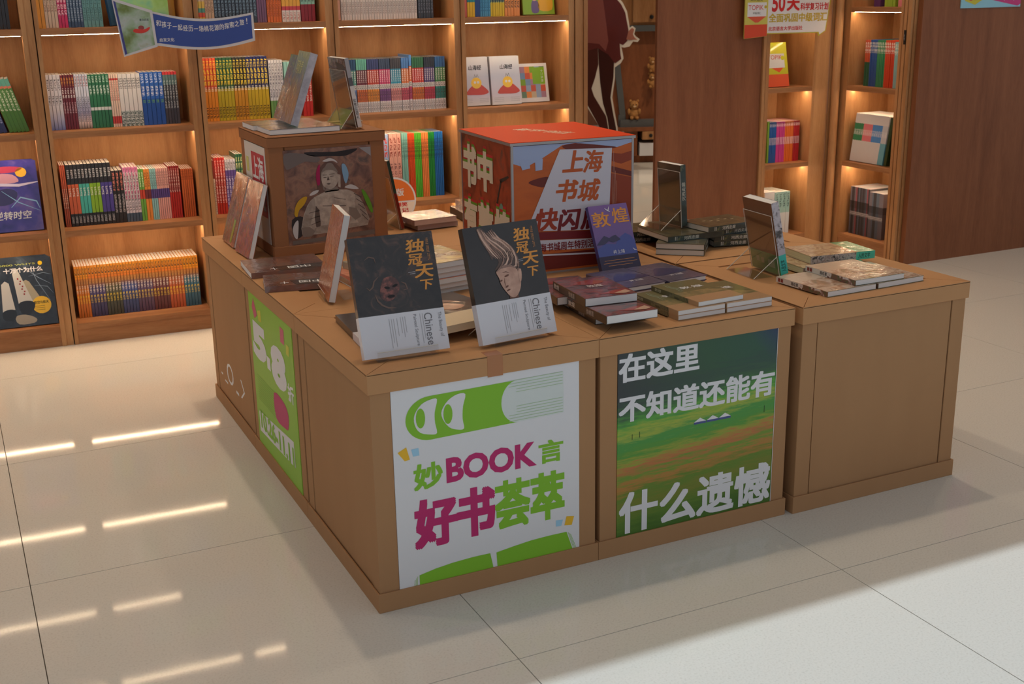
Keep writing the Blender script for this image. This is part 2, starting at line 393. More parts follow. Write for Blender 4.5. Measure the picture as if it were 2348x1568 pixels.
# --- second bookcase, lowest shelf: forty slim volumes with orange heads
g = 'slim orange topped volumes on the lowest shelf'
heads = ((240, 160, 40), (238, 140, 50))
cols = [((226, 130, 40), (232, 140, 44), 'orange'), ((70, 66, 112), (92, 84, 140), 'indigo'), ((74, 78, 66), (104, 104, 84), 'olive grey'), ((66, 80, 130), (82, 100, 170), 'blue'),
        ((100, 74, 104), (110, 88, 130), 'mauve'), ((112, 58, 62), (130, 70, 80), 'maroon'), ((206, 100, 58), (214, 110, 66), 'terracotta'), ((56, 110, 136), (70, 130, 160), 'teal blue')]
edges = [-.357, -.303, -.236, -.169, -.103, -.037, .033, .098, .165]
for i, (c0, c1, nm) in enumerate(cols):
    hd = heads[0] if i in (0, 7) else (232, 132, 44)
    m = sm('slim_volume_'+nm, [(0, tuple(int(v*.85) for v in c0)), (.34, c0), (.46, c1), (.56, c1), (.66, (176, 116, 72)), (.745, (206, 130, 60)), (.76, hd), (.99, (238, 160, 52))],
           [((236, 226, 210), .47, .62, 30), ((240, 210, 60), .27, .43, 24), ((40, 50, 50), .79, .96, 9), ((206, 160, 90), .64, .73, 30)], interp='LINEAR')
    run(shelf_M, edges[i], edges[i+1], 5, B1, .228, .16, m, 'slim volume, orange head and %s foot, lowest shelf' % nm, g)
# --- second bookcase, shelf above
def seq(base, z, items, d=.15, t0=.092):
    for s0, s1, n, h, m, lab, grp in items: run(base, s0, s1, n, z, h, d, m, lab, grp, t0=t0)
BLK = (34, 34, 38)
def cap(nm, c): return sm('black_capped_'+nm, [(0, BLK), (.2, c), (.68, BLK)], [((225, 225, 225), .78, .92, 50), ((230, 225, 215), .48, .62, 40), ((200, 200, 200), .05, .16, 60)])
seq(shelf_M, B2, [
 (-.364, -.342, 3, .262, sm('brick_red_white', [(0, (176, 82, 50)), (.45, (196, 92, 56))], [((232, 210, 190), .3, .62, 40)]), 'thin brick red book beside the black capped set', 'thin brick red books'),
 (-.340, -.295, 3, .262, cap('orange', (214, 104, 62)), 'black capped volume with an orange middle', 'black capped orange volumes'),
 (-.295, -.252, 3, .262, cap('turquoise', (74, 190, 176)), 'black capped volume with a turquoise middle', 'black capped turquoise volumes'),
 (-.252, -.208, 3, .262, cap('lime', (140, 190, 40)), 'black capped volume with a lime green middle', 'black capped lime volumes'),
 (-.208, -.160, 3, .262, cap('purple', (78, 66, 150)), 'black capped volume with a purple middle', 'black capped purple volumes'),
 (-.160, -.113, 3, .225, sm('black_blossom', [(0, (38, 36, 38)), (1, BLK)], [((226, 130, 110), .62, .98, 20), ((200, 190, 190), .2, .55, 50)]), 'black book with pink blossom lettering', 'black blossom books'),
 (-.113, -.050, 5, .236, sm('pink_patterned', [(0, (70, 90, 110)), (.16, (226, 214, 220)), (.5, (236, 226, 230)), (.9, (226, 150, 190))], [((60, 50, 60), .2, .85, 24), ((200, 60, 120), .4, .98, 18)]), 'white spined book with pink and black pattern', 'pink patterned books'),
 (-.050, -.028, 2, .224, sm('green_banded', [(0, (110, 176, 70)), (.42, (206, 70, 50)), (.6, (110, 176, 70))], [((240, 240, 220), .66, .95, 30)]), 'slim green book with a red band', 'slim green banded books'),
 (-.028, -.003, 2, .222, sm('orange_banded', [(0, (238, 150, 66)), (.42, (120, 50, 60)), (.6, (238, 150, 66))], [((90, 50, 30), .66, .95, 30)]), 'slim orange book with a dark band', 'slim orange banded books'),
 (-.003, .023, 3, .222, sm('aqua_banded', [(0, (150, 206, 206)), (.42, (90, 74, 140)), (.6, (150, 206, 206))], [((60, 80, 90), .66, .95, 30)]), 'slim pale aqua book with a violet band', 'slim aqua banded books'),
 (.023, .075, 6, .222, sm('rose_banded', [(0, (232, 170, 160)), (.42, (88, 70, 140)), (.6, (236, 178, 168))], [((120, 70, 70), .66, .95, 30)]), 'slim rose pink book with a violet band', 'slim rose banded books'),
 (.075, .122, 5, .228, sm('crimson_script', [(0, (186, 40, 38)), (.5, (150, 30, 34))], [((230, 200, 190), .5, .95, 24)]), 'crimson book with white script lettering', 'crimson script books'),
 (.128, .180, 6, .212, sm('burnt_orange', [(0, (196, 96, 48)), (.5, (206, 104, 54))], [((120, 50, 24), .78, .97, 24)]), 'burnt orange book at the end of the row', 'burnt orange books'),
])
# --- second bookcase, third shelf
seq(shelf_M, B3, [
 (-.374, -.317, 4, .225, sm('lilac_foot_white', [(0, (120, 134, 196)), (.22, (196, 200, 224)), (.36, (226, 226, 234))], [((70, 70, 80), .72, .92, 34), ((80, 80, 90), .45, .62, 30)], interp='LINEAR'), 'white spined novel with a lilac blue foot', 'white novels with lilac foot'),
 (-.317, -.264, 5, .222, sm('maroon_dotted', [(0, (116, 26, 42)), (1, (124, 28, 44))], [((240, 236, 230), .58, .76, 16), ((220, 160, 60), .8, .95, 20), ((220, 190, 190), .3, .5, 50)]), 'maroon paperback with white dotted title', 'maroon paperbacks'),
 (-.264, -.210, 5, .223, sm('lilac_pink_foot', [(0, (120, 100, 90)), (.12, (236, 210, 200)), (.3, (180, 176, 206)), (.62, (220, 224, 238))], [((160, 60, 60), .78, .97, 24), ((70, 70, 90), .12, .6, 40)], interp='LINEAR'), 'pale lilac paperback with a rosy foot', 'lilac rosy paperbacks'),
 (-.210, -.127, 6, .220, sm('bottle_green', [(0, (44, 116, 76)), (.33, (226, 230, 226)), (.39, (44, 120, 78))], [((230, 238, 230), .62, .8, 26), ((210, 230, 214), .84, .97, 30)]), 'bottle green paperback with a white brush stroke', 'bottle green paperbacks'),
 (-.127, -.090, 4, .218, sm('cream_red', [(0, (236, 200, 180)), (.06, (206, 66, 60)), (.2, (244, 214, 190)), (.88, (206, 60, 50)), (.92, (246, 220, 196))], [((206, 80, 70), .5, .86, 36)]), 'cream paperback with red bands', 'cream red paperbacks'),
 (-.090, -.001, 5, .217, sm('white_floral', [(0, (206, 214, 210)), (.3, (236, 232, 228))], [((70, 96, 92), .0, .3, 20), ((110, 110, 110), .72, .92, 30)], width=.46), 'white paperback with a grey line drawn leaf at its foot', 'white leaf paperbacks'),
 (-.001, .091, 5, .220, sm('royal_blue', [(0, (34, 86, 170)), (.5, (44, 104, 196))], [((240, 240, 240), .55, .74, 26), ((230, 238, 250), .8, .97, 30), ((110, 170, 90), .42, .48, 40)]), 'royal blue paperback with white title', 'royal blue paperbacks'),
 (.091, .150, 5, .219, sm('charcoal_red_head', [(0, (66, 66, 76)), (.4, (56, 60, 68)), (.75, (96, 130, 128)), (.94, (220, 60, 60))], [((200, 206, 206), .3, .85, 30)]), 'charcoal paperback with a red head', 'charcoal red headed paperbacks'),
])
# --- second bookcase, fourth shelf (cut by the frame)
seq(shelf_M, B4, [
 (-.374, -.345, 2, .23, sm('amber_violet', [(0, (224, 160, 50)), (.6, (90, 60, 120))]), 'amber and violet book on the shelf above the banner', 'amber violet books'),
 (-.345, -.295, 4, .21, sm('cream_plain', [(0, (214, 196, 172)), (1, (224, 206, 184))], [((150, 110, 90), .3, .8, 30)]), 'plain cream book on the shelf above the banner', 'plain cream books'),
 (-.295, -.258, 3, .23, sm('magenta_spine', [(0, (206, 40, 100)), (1, (220, 50, 110))], [((240, 200, 210), .2, .8, 14)], width=.4), 'magenta book on the shelf above the banner', 'magenta books'),
 (-.258, -.198, 5, .24, sm('navy_steel', [(0, (52, 78, 112)), (1, (44, 66, 104))], [((170, 190, 206), .1, .6, 40)]), 'steel navy book on the shelf above the banner', 'steel navy books'),
 (-.198, -.122, 5, .24, sm('sea_teal', [(0, (104, 158, 160)), (1, (120, 170, 168))], [((60, 100, 104), .1, .6, 40)]), 'sea teal book on the shelf above the banner', 'sea teal books'),
])
# --- third bookcase
YEL = (222, 176, 30)
def comic(nm, c, c2): return sm('comic_'+nm, [(0, c2), (.5, c2), (.51, c)], [((60, 40, 20), .05, .22, 30), ((246, 240, 220), .475, .545, 60), ((246, 216, 60), .56, .96, 16)], width=.36)
seq(shelf_M, B3, [
 (.262, .318, 4, .268, comic('red', (226, 86, 50), (236, 150, 40)), 'comic volume with a red head and orange foot', 'red comic volumes'),
 (.318, .390, 5, .268, comic('green', (38, 96, 60), (196, 176, 36)), 'comic volume with a green head and yellow foot', 'green comic volumes'),
 (.390, .448, 4, .268, comic('black', (46, 46, 46), (214, 150, 34)), 'comic volume with a black head and amber foot', 'black comic volumes'),
 (.448, .541, 6, .268, comic('navy', (36, 42, 100), (200, 170, 34)), 'comic volume with a navy head and golden foot', 'navy comic volumes'),
 (.545, .608, 5, .25, sm('grey_green_foot', [(0, (110, 160, 90)), (.3, (222, 222, 226))], [((90, 90, 110), .35, .95, 26)]), 'white book with a leaf green foot', 'white green footed books'),
 (.612, .66, 3, .24, sm('aqua_plain', [(0, (110, 170, 166)), (.5, (150, 206, 196))]), 'aqua book behind the leaning books on the small cube', 'aqua books'),
 (.69, .735, 3, .215, sm('signal_red', [(0, (206, 46, 40)), (1, (216, 60, 50))], [((240, 220, 210), .3, .9, 30)]), 'signal red book at the end of the comics shelf', 'signal red books'),
])
seq(shelf_M, B2, [
 (.257, .274, 2, .24, sm('brown_white', [(0, (224, 206, 186)), (.66, (150, 60, 56))], [((120, 90, 80), .05, .6, 40)]), 'cream book with a brown head beside the red books', 'cream brown headed books'),
 (.274, .320, 4, .25, sm('scarlet', [(0, (196, 50, 40)), (.66, (226, 60, 56))], [((246, 220, 214), .2, .95, 26)]), 'scarlet book beside the small cube', 'scarlet books'),
 (.320, .368, 4, .24, sm('violet_white', [(0, (110, 90, 170)), (.8, (226, 226, 236))], [((230, 230, 246), .1, .7, 20), ((60, 60, 70), .82, .95, 50)]), 'violet book with a white head', 'violet white headed books'),
 (.368, .400, 3, .26, sm('pine_green', [(0, (40, 104, 74)), (1, (60, 126, 92))], [((220, 220, 160), .3, .95, 12)]), 'pine green book beside the violet books', 'pine green books'),
])
seq(shelf_M, B4, [
 (.255, .294, 3, .23, sm('rainbow_foot', [(0, (224, 190, 70)), (.12, (214, 90, 60)), (.2, (90, 170, 150)), (.28, (226, 200, 90)), (.4, (214, 196, 170))]), 'pale book with a rainbow foot', 'rainbow footed books'),
 (.294, .332, 3, .22, sm('sand_plain', [(0, (206, 180, 150)), (1, (214, 190, 164))], [((130, 90, 70), .2, .8, 40)]), 'sand coloured book beside the dark blue row', 'sand books'),
 (.332, .514, 12, .24, sm('midnight', [(0, (36, 48, 66)), (1, (24, 34, 52))], [((120, 150, 170), .1, .9, 26)], coat=.8), 'midnight blue wrapped book on an upper shelf', 'midnight blue wrapped books'),
 (.514, .556, 4, .24, sm('plum', [(0, (120, 76, 110)), (1, (110, 70, 110))], coat=.8), 'plum wrapped book beside the midnight row', 'plum wrapped books'),
 (.558, .621, 5, .23, sm('pumpkin', [(0, (226, 116, 46)), (1, (236, 130, 56))], [((140, 60, 20), .1, .5, 40)]), 'pumpkin orange book on an upper shelf', 'pumpkin books'),
 (.623, .705, 5, .24, sm('white_sunset', [(0, (238, 234, 228)), (.2, (206, 70, 80)), (.27, (236, 180, 70)), (.5, (240, 230, 200))], [((200, 120, 110), .03, .17, 30)]), 'white book with a sunset coloured upper half', 'white sunset books'),
 (.707, .771, 4, .24, sm('mint_wine', [(0, (146, 36, 50)), (.3, (150, 206, 190))], [((40, 60, 60), .35, .8, 30)]), 'mint book with a wine red foot', 'mint wine books'),
])
# --- fourth bookcase
seq(shelf_M, B4, [
 (.868, .885, 1, .24, sm('slate_salmon', [(0, (230, 180, 150)), (.36, (70, 78, 84))]), 'salmon footed slate book at the start of the white row', None),
 (.887, 1.243, 28, .24, sm('white_row', [(0, (222, 216, 210)), (1, (226, 222, 220))], [((130, 110, 100), .1, .32, 40)], coat=.6), 'plain white spined book in the long top row', 'plain white spined books'),
 (1.247, 1.321, 6, .24, sm('graphite', [(0, (50, 52, 60)), (1, (44, 46, 54))], [((110, 114, 124), .1, .9, 20)], coat=.8), 'graphite book at the end of the white row', 'graphite books'),
])
def tri(nm, a, b_, c): return sm('guide_'+nm, [(0, (226, 224, 226)), (.2, c), (.43, (230, 226, 224)), (.52, b_), (.8, a)], [((70, 60, 60), .44, .51, 40), ((90, 80, 80), .03, .17, 30), ((240, 236, 230), .56, .78, 40), ((60, 40, 40), .22, .4, 30)], coat=.7)
gs = [(.905, .940, 3, 'ocean', (40, 76, 116), (80, 150, 140), (100, 130, 190)), (.942, .990, 5, 'mint', (110, 190, 170), (120, 40, 56), (220, 120, 60)), (.992, 1.047, 5, 'ruby', (60, 70, 120), (206, 70, 50), (230, 150, 50)),
      (1.049, 1.101, 5, 'pink', (60, 74, 100), (216, 70, 120), (130, 80, 140)), (1.103, 1.153, 5, 'cyan', (70, 66, 70), (60, 160, 196), (226, 150, 150)), (1.155, 1.190, 3, 'orange', (80, 130, 196), (230, 130, 70), (214, 90, 110)),
      (1.192, 1.205, 1, 'tall blue', (90, 150, 220), (230, 120, 60), (196, 70, 110)), (1.207, 1.263, 5, 'leaf', (50, 110, 70), (214, 60, 46), (226, 120, 40)), (1.265, 1.316, 5, 'grape', (46, 50, 60), (90, 70, 130), (206, 60, 80)), (1.318, 1.369, 4, 'jade', (50, 100, 160), (70, 140, 80), (50, 140, 130))]
for s0, s1, n, nm, a, b_, c in gs:
    run(shelf_M, s0, s1, n, B3, .238 if nm != 'tall blue' else .25, .16, tri(nm.replace(' ', '_'), a, b_, c), 'travel guide with white belly band, %s set' % nm, 'travel guides %s' % nm)
seq(shelf_M, B2, [
 (1.0, 1.077, 3, .305, sm('powder_blue_script', [(0, (150, 176, 216)), (1, (176, 196, 226))], [((214, 80, 70), .62, .95, 14), ((60, 80, 120), .2, .55, 20)]), 'powder blue book with red script', 'powder blue books'),
 (1.079, 1.139, 3, .305, sm('blush_script', [(0, (226, 170, 156)), (1, (232, 184, 170))], [((150, 70, 60), .62, .95, 14), ((130, 80, 80), .2, .55, 20)]), 'blush pink book with brown script', 'blush pink books'),
 (1.141, 1.171, 5, .305, sm('pale_teal_thin', [(0, (140, 200, 190)), (1, (170, 214, 206))], [((70, 110, 110), .6, .9, 24)], width=.4), 'thin pale teal workbook on the bookcase shelf', 'thin pale teal workbooks'),
 (1.171, 1.204, 5, .302, sm('vermilion_thin', [(0, (220, 80, 26)), (1, (226, 84, 30))], [((120, 40, 20), .6, .9, 24)], width=.4), 'thin vermilion workbook on the bookcase shelf', 'thin vermilion workbooks'),
 (1.204, 1.237, 4, .302, sm('lime_thin', [(0, (90, 190, 50)), (1, (110, 206, 60))], [((40, 90, 30), .6, .9, 24)], width=.4), 'thin lime workbook on the bookcase shelf', 'thin lime workbooks'),
 (1.239, 1.272, 4, .302, sm('apricot_thin', [(0, (236, 140, 70)), (1, (240, 150, 84))], [((130, 60, 30), .6, .9, 24)], width=.4), 'thin apricot workbook on the bookcase shelf', 'thin apricot workbooks'),
 (1.272, 1.303, 4, .302, sm('emerald_thin', [(0, (20, 140, 50)), (1, (30, 156, 60))], [((10, 70, 30), .6, .9, 24)], width=.4), 'thin emerald workbook on the bookcase shelf', 'thin emerald workbooks'),
 (1.303, 1.345, 5, .302, sm('azure_thin', [(0, (20, 110, 196)), (1, (30, 126, 206))], [((10, 50, 110), .6, .9, 24)], width=.4), 'thin azure workbook on the bookcase shelf', 'thin azure workbooks'),
])
# --- fifth bookcase
seq(shelf_M, B4, [
 (1.474, 1.487, 1, .22, sm('coral', [(0, (220, 110, 90)), (1, (226, 120, 96))]), 'coral book at the left end of its shelf', None),
 (1.487, 1.526, 3, .22, sm('teal_yellow_foot', [(0, (236, 200, 40)), (.3, (40, 150, 160))]), 'teal book with a yellow foot', 'teal yellow footed books'),
 (1.526, 1.552, 1, .24, sm('cobalt', [(0, (40, 80, 150)), (1, (50, 90, 160))]), 'thick cobalt blue book beside teal ones', None),
 (1.552, 1.604, 5, .24, sm('sky_ribbed', [(0, (80, 160, 206)), (1, (90, 170, 214))], [((40, 110, 160), .1, .8, 20)]), 'sky blue book with ribbed pattern', 'sky blue books'),
 (1.604, 1.674, 6, .24, sm('slate_yellow_foot', [(0, (226, 200, 50)), (.26, (60, 90, 100))], [((200, 210, 120), .25, .8, 20)]), 'slate book with a yellow foot', 'slate yellow footed books'),
 (1.676, 1.753, 5, .24, sm('sky_orange_foot', [(0, (238, 160, 90)), (.45, (70, 160, 206))], [((60, 50, 40), .15, .3, 20)]), 'sky blue book with an orange foot', 'sky blue orange footed books'),
])

# ------------------------------------------------------------------ cardboard display cubes
def cube(label, x, y, rz=0, s=.6, h=.6, lh=.049, bh=.05, post=.05, card=CARD, lidcard=CARDLIT, flap=.085, base=0.0, d=None, group='cardboard display cubes'):
    d = d or s
    t = tag(empty('display_cube', T(x, y, base, rz)), label, 'display cube', group)
    i = .006*s/.6
    MB().box(i+.008, i+.008, .004, s-i-.008, d-i-.008, h-.012).build('core', CARDIN, t)
    for sx in (0, 1):
        for sy in (0, 1):
            x0 = i if not sx else s-i; y0 = i if not sy else d-i; a = post if not sx else -post; c = post if not sy else -post; th = .006
            tx = th if not sx else -th; ty = th if not sy else -th
            b = MB().prism([(x0, y0), (x0+a, y0), (x0+a, y0+ty), (x0+tx, y0+ty), (x0+tx, y0+c), (x0, y0+c)], .004, h-.004)
            b.build('corner_post', card, t, bevel=.0022)
    g = .0035
    for k in range(4):
        b = MB(); th = .004
        if k == 0: b.box(post+i+g, i+.002, bh*.5, s-i-post-g, i+.002+th, h-.01)
        if k == 1: b.box(post+i+g, d-i-.002-th, bh*.5, s-i-post-g, d-i-.002, h-.01)
        if k == 2: b.box(i+.002, post+i+g, bh*.5, i+.002+th, d-i-post-g, h-.01)
        if k == 3: b.box(s-i-.002-th, post+i+g, bh*.5, s-i-.002, d-i-post-g, h-.01)
        b.build('side_panel', card, t)
    MB().ring(0, 0, s, d, .005, 0, bh).build('base_tray', card, t, bevel=.0016)
    th = .004
    lid = MB().ring(0, 0, s, d, th, h-lh, h-.0004).build('lid', lidcard, t, bevel=.0016)
    MB().box(th, th, h-.010, s-th, d-th, h-.0035).build('lid_panel', lidcard, lid)
    e = .0012
    for pts in (((0+e, 0), (s-e, 0), (s-flap-e, flap), (flap+e, flap)), ((e, d), (s-e, d), (s-flap-e, d-flap), (flap+e, d-flap)),
                ((0, e), (flap, flap+e), (flap, d-flap-e), (0, d-e)), ((s, e), (s-flap, flap+e), (s-flap, d-flap-e), (s, d-e))):
        MB().prism(list(pts), h-.0034, h).build('top_flap', lidcard, lid)
    return t
C_A = cube('front corner cardboard cube with the white panel of green and magenta lettering', 0, 0)
C_B = cube('front cardboard cube printed with a green grassland photo', .601, 0)
C_C = cube('plain front cardboard cube at the right end of the row', 1.2205, -.009)
C_D = cube('cardboard cube on the left side with a lime green sale panel', 0, .601)
C_E = cube('rear left cardboard cube with small white marks, under the buddha cube', 0, 1.202)
C_M = cube('middle cardboard cube carrying the orange poster cube', .601, .601)
C_N = cube('cardboard cube behind the plain front cube carrying dark green books', 1.216, .601)
C_O = cube('rear cardboard cube behind the orange poster cube', .602, 1.203)

def print_panel(parent, x0, z0, x1, z1, y, m, side='front', t=.0035, name='printed_panel'):
    """panel object whose local XY is the face: X to the right, Y up, Z outwards, origin at the cube's own corner"""
    if side == 'front': M = frame((0, y, 0), (1, 0, 0), (0, 0, 1), (0, -1, 0))
    else: M = frame((y, 0, 0), (0, -1, 0), (0, 0, 1), (-1, 0, 0))
    return MB().box(x0, z0, -t, x1, z1, 0).build(name, m, parent, M)
GREEN = mat((132, 192, 46), .45); MAG = mat((190, 36, 108), .45); YELC = mat((236, 186, 44), .45); BLUC = mat((160, 208, 236), .45)
P = print_panel(C_A, .056, .048, .546, .551, .0045, WHITE); Z = LAYER
HALF = [(.150+.061*math.cos(R(a)), .471+.054*math.sin(R(a))) for a in range(90, 271, 10)]; CUP = [(.377-.043*math.cos(R(a)), .4745+.0535*math.sin(R(a))) for a in range(-90, 91, 10)]
shape(P, HALF+CUP, GREEN, Z, 'book_figure')
shape(P, smooth([(.169, .514), (.153, .516), (.13, .508), (.112, .486), (.111, .461), (.124, .439), (.15, .43), (.166, .431), (.162, .457), (.162, .483)], 3), WHITE, 2*Z, 'eye_figure')
shape(P, ell(.126, .474, .0115, .0245), GREEN, 3*Z, 'pupil_figure')
shape(P, smooth([(.241, .515), (.221, .518), (.197, .507), (.18, .485), (.181, .464), (.197, .44), (.218, .43), (.235, .43), (.232, .455), (.234, .486)], 3), WHITE, 2*Z, 'eye_figure')
shape(P, ell(.195, .473, .0115, .0245), GREEN, 3*Z, 'pupil_figure')
shape(P, CUP[::-1]+[(.503, .424), (.502, .530)], mat((214, 222, 220), .45), Z, 'page_figure')
LG = mat((176, 204, 160), .45)
shapes(P, [[(.374-(.02 if abs(k-7) > 4 else .0), .425+.0073*k), (.50, .427+.0073*k), (.50, .4282+.0073*k), (.374-(.02 if abs(k-7) > 4 else .0), .4262+.0073*k)] for k in (0, 1, 2, 3, 4, 5, 10, 11, 12, 13, 14)], LG, 2*Z, 'page_lines')
shape(P, [(.066, .399), (.088, .409), (.096, .377), (.083, .375)], YELC, Z, 'confetti'); shape(P, [(.1, .401), (.118, .402), (.12, .383), (.104, .383)], BLUC, Z, 'confetti')
shape(P, [(.479, .138), (.499, .136), (.494, .12), (.479, .121)], BLUC, Z, 'confetti'); shape(P, [(.509, .143), (.531, .139), (.524, .116), (.503, .119)], YELC, Z, 'confetti')
text(P, '妙', (.103, .294, .177, .361), GREEN, Z, .028); text(P, 'BOOK', (.186, .298, .427, .363), MAG, Z, .042); text(P, '言', (.432, .298, .501, .359), GREEN, Z, .028)
text(P, '好', (.099, .141, .212, .270), MAG, Z, .042); text(P, '书', (.209, .144, .312, .275), MAG, Z, .046); text(P, '荟', (.310, .144, .408, .276), GREEN, Z, .03); text(P, '萃', (.408, .144, .504, .276), GREEN, Z, .034)
shape(P, [(.107, .075), (.15, .083), (.195, .088), (.25, .0905), (.295, .09), (.303, .0495), (.107, .0495)], GREEN, Z, 'open_page_figure')
shape(P, [(.312, .088), (.36, .094), (.409, .099), (.46, .1005), (.509, .1), (.526, .0495), (.314, .0495)], GREEN, Z, 'open_page_figure')
shapes(P, [[(.100-.0035*k, .0495), (.101-.0035*k, .0495), (.103-.0035*k, .073-.004*k), (.102-.0035*k, .073-.004*k)] for k in range(3)]+[[(.529+.0035*k, .0495), (.530+.0035*k, .0495), (.514+.0035*k, .098-.003*k), (.513+.0035*k, .098-.003*k)] for k in range(3)], GREEN, Z, 'page_lines')
MB().box(.298, -.0007, .548, .338, .0, .6004).box(.298, 0, .6001, .338, .035, .6005).build('packing_tape', TAPE, C_A)
# grassland panel
def grassland():
    m, nt, b = nodes('grassland_photo_print'); L = nt.links.new
    tc = nt.nodes.new('ShaderNodeTexCoord'); sx = nt.nodes.new('ShaderNodeSeparateXYZ'); L(tc.outputs['Generated'], sx.inputs[0])
    mp = nt.nodes.new('ShaderNodeMapping'); mp.inputs['Scale'].default_value = (2.6, 22, 1); L(tc.outputs['Object'], mp.inputs[0])
    n = nt.nodes.new('ShaderNodeTexNoise'); n.inputs['Scale'].default_value = 4; n.inputs['Detail'].default_value = 8; n.inputs['Roughness'].default_value = .65; L(mp.outputs[0], n.inputs['Vector'])
    mm = nt.nodes.new('ShaderNodeMath'); mm.operation = 'MULTIPLY_ADD'; mm.inputs[1].default_value = .22; mm.inputs[2].default_value = -.11; L(n.outputs[0], mm.inputs[0])
    # the dark hill fills the left upper part
    hx = nt.nodes.new('ShaderNodeMath'); hx.operation = 'MULTIPLY_ADD'; hx.inputs[1].default_value = -.10; L(sx.outputs[0], hx.inputs[0]); L(sx.outputs[1], hx.inputs[2])
    ad = nt.nodes.new('ShaderNodeMath'); ad.operation = 'ADD'; L(hx.outputs[0], ad.inputs[0]); L(mm.outputs[0], ad.inputs[1])
    r = ramp(nt, [(0, (70, 110, 34)), (.08, (92, 128, 40)), (.16, (120, 130, 44)), (.22, (96, 134, 40)), (.27, (182, 124, 58)), (.31, (104, 150, 46)), (.36, (190, 112, 64)), (.40, (150, 160, 54)), (.44, (84, 150, 50)), (.50, (70, 150, 64)), (.55, (166, 180, 64)), (.60, (84, 164, 60)), (.67, (56, 104, 60)), (.76, (48, 58, 70)), (.95, (46, 52, 72))])
    L(ad.outputs[0], r.inputs[0])
    r2 = ramp(nt, [(0, (52, 58, 62)), (.5, (46, 86, 60)), (.8, (40, 84, 66)), (1, (38, 56, 96))]); ad2 = nt.nodes.new('ShaderNodeMath'); ad2.operation = 'MULTIPLY'; L(sx.outputs[0], ad2.inputs[0]); L(sx.outputs[1], ad2.inputs[1]); L(ad2.outputs[0], r2.inputs[0])
    g = nt.nodes.new('ShaderNodeMapRange'); g.inputs['From Min'].default_value = .64; g.inputs['From Max'].default_value = .8; L(ad.outputs[0], g.inputs['Value'])
    mx = nt.nodes.new('ShaderNodeMix'); mx.data_type = 'RGBA'; L(g.outputs[0], mx.inputs['Factor']); L(r.outputs[0], mx.inputs['A']); L(r2.outputs[0], mx.inputs['B'])
    L(mx.outputs['Result'], b.inputs['Base Color']); b.inputs['Roughness'].default_value = .35
    return m
P = print_panel(C_B, .056, .048, .549, .551, .0045, grassland())
ox = -.601
text(P, '在这里', (.659+ox, .472, .901+ox, .548), WHITE, Z, .028); text(P, '不知道还能有', (.660+ox, .364, 1.146+ox, .438), WHITE, Z, .027)
text(P, '什么遗憾', (.663+ox, .054, 1.147+ox, .172), WHITE, Z, .025)
for x, z in ((.889, .322), (.929, .322), (.968, .322)):
    shape(P, [(x+ox, z), (x+.038+ox, z), (x+.038+ox, z+.006), (x+ox, z+.006)], mat((70, 84, 140), .4), Z, 'tent_figure'); shape(P, [(x+ox, z+.006), (x+.038+ox, z+.006), (x+.019+ox, z+.017)], WHITE, Z, 'tent_figure')
shapes(P, [[(.70+ox, .315), (.7015+ox, .315), (.7015+ox, .330), (.70+ox, .330)], [(.722+ox, .317), (.7235+ox, .317), (.7235+ox, .333), (.722+ox, .333)], [(1.115+ox, .318), (1.1165+ox, .318), (1.1165+ox, .338), (1.115+ox, .338)]], mat((44, 60, 30), .5), Z, 'fence_posts')
shape(P, [(.548, .05), (.5495, .05), (.5495, .55), (.548, .55)], WHITE, 2*Z, 'panel_edge')
# lime sale panel on the left side (local X runs towards the viewer, from -y)
P = print_panel(C_D, -.549, .048, -.056, .548, .0045, mat((146, 196, 66), .45), side='left')
def dl(y, z): return (.601-y, z)
PINK = mat((206, 90, 120), .45); YEL2 = mat((206, 206, 70), .45)
for pts, m in (([(1.111, .505), (1.085, .537), (1.048, .49), (1.085, .472)], PINK), ([(1.043, .506), (1.002, .516), (.998, .48), (1.034, .475)], YEL2), ([(.779, .522), (.738, .519), (.742, .474), (.784, .475)], PINK), ([(.723, .484), (.691, .483), (.700, .451), (.728, .453)], YEL2)):
    shape(P, [dl(*p) for p in pts], m, Z, 'confetti')
text(P, '5', (.601-1.131, .345, .601-.965, .462), WHITE, Z, .07); text(P, '8', (.601-.915, .318, .601-.745, .448), WHITE, Z, .07)
shape(P, [(.601-.965, .345), (.601-.925, .345), (.601-.925, .385), (.601-.965, .385)], WHITE, Z, 'lettering')
text(P, '折', (.601-.74, .312, .601-.675, .367), WHITE, Z, .03)
shape(P, smooth([dl(.908, .285), dl(.80, .287), dl(.755, .262), dl(.765, .215), dl(.80, .205), dl(.902, .205)], 3), MAG, Z, 'page_figure')
shapes(P, [[dl(1.11, .205+.008*k), dl(.91, .205+.008*k), dl(.91, .2065+.008*k), dl(1.11, .2065+.008*k)] for k in range(11)], mat((120, 170, 44), .45), Z, 'page_lines')
shape(P, [dl(1.126, .092), dl(.714, .112), dl(.716, .192), dl(1.124, .160)], WHITE, Z, 'date_box'); text(P, '10.26-11.11', (.601-1.108, .108, .601-.722, .172), GREEN, 2*Z, .045)
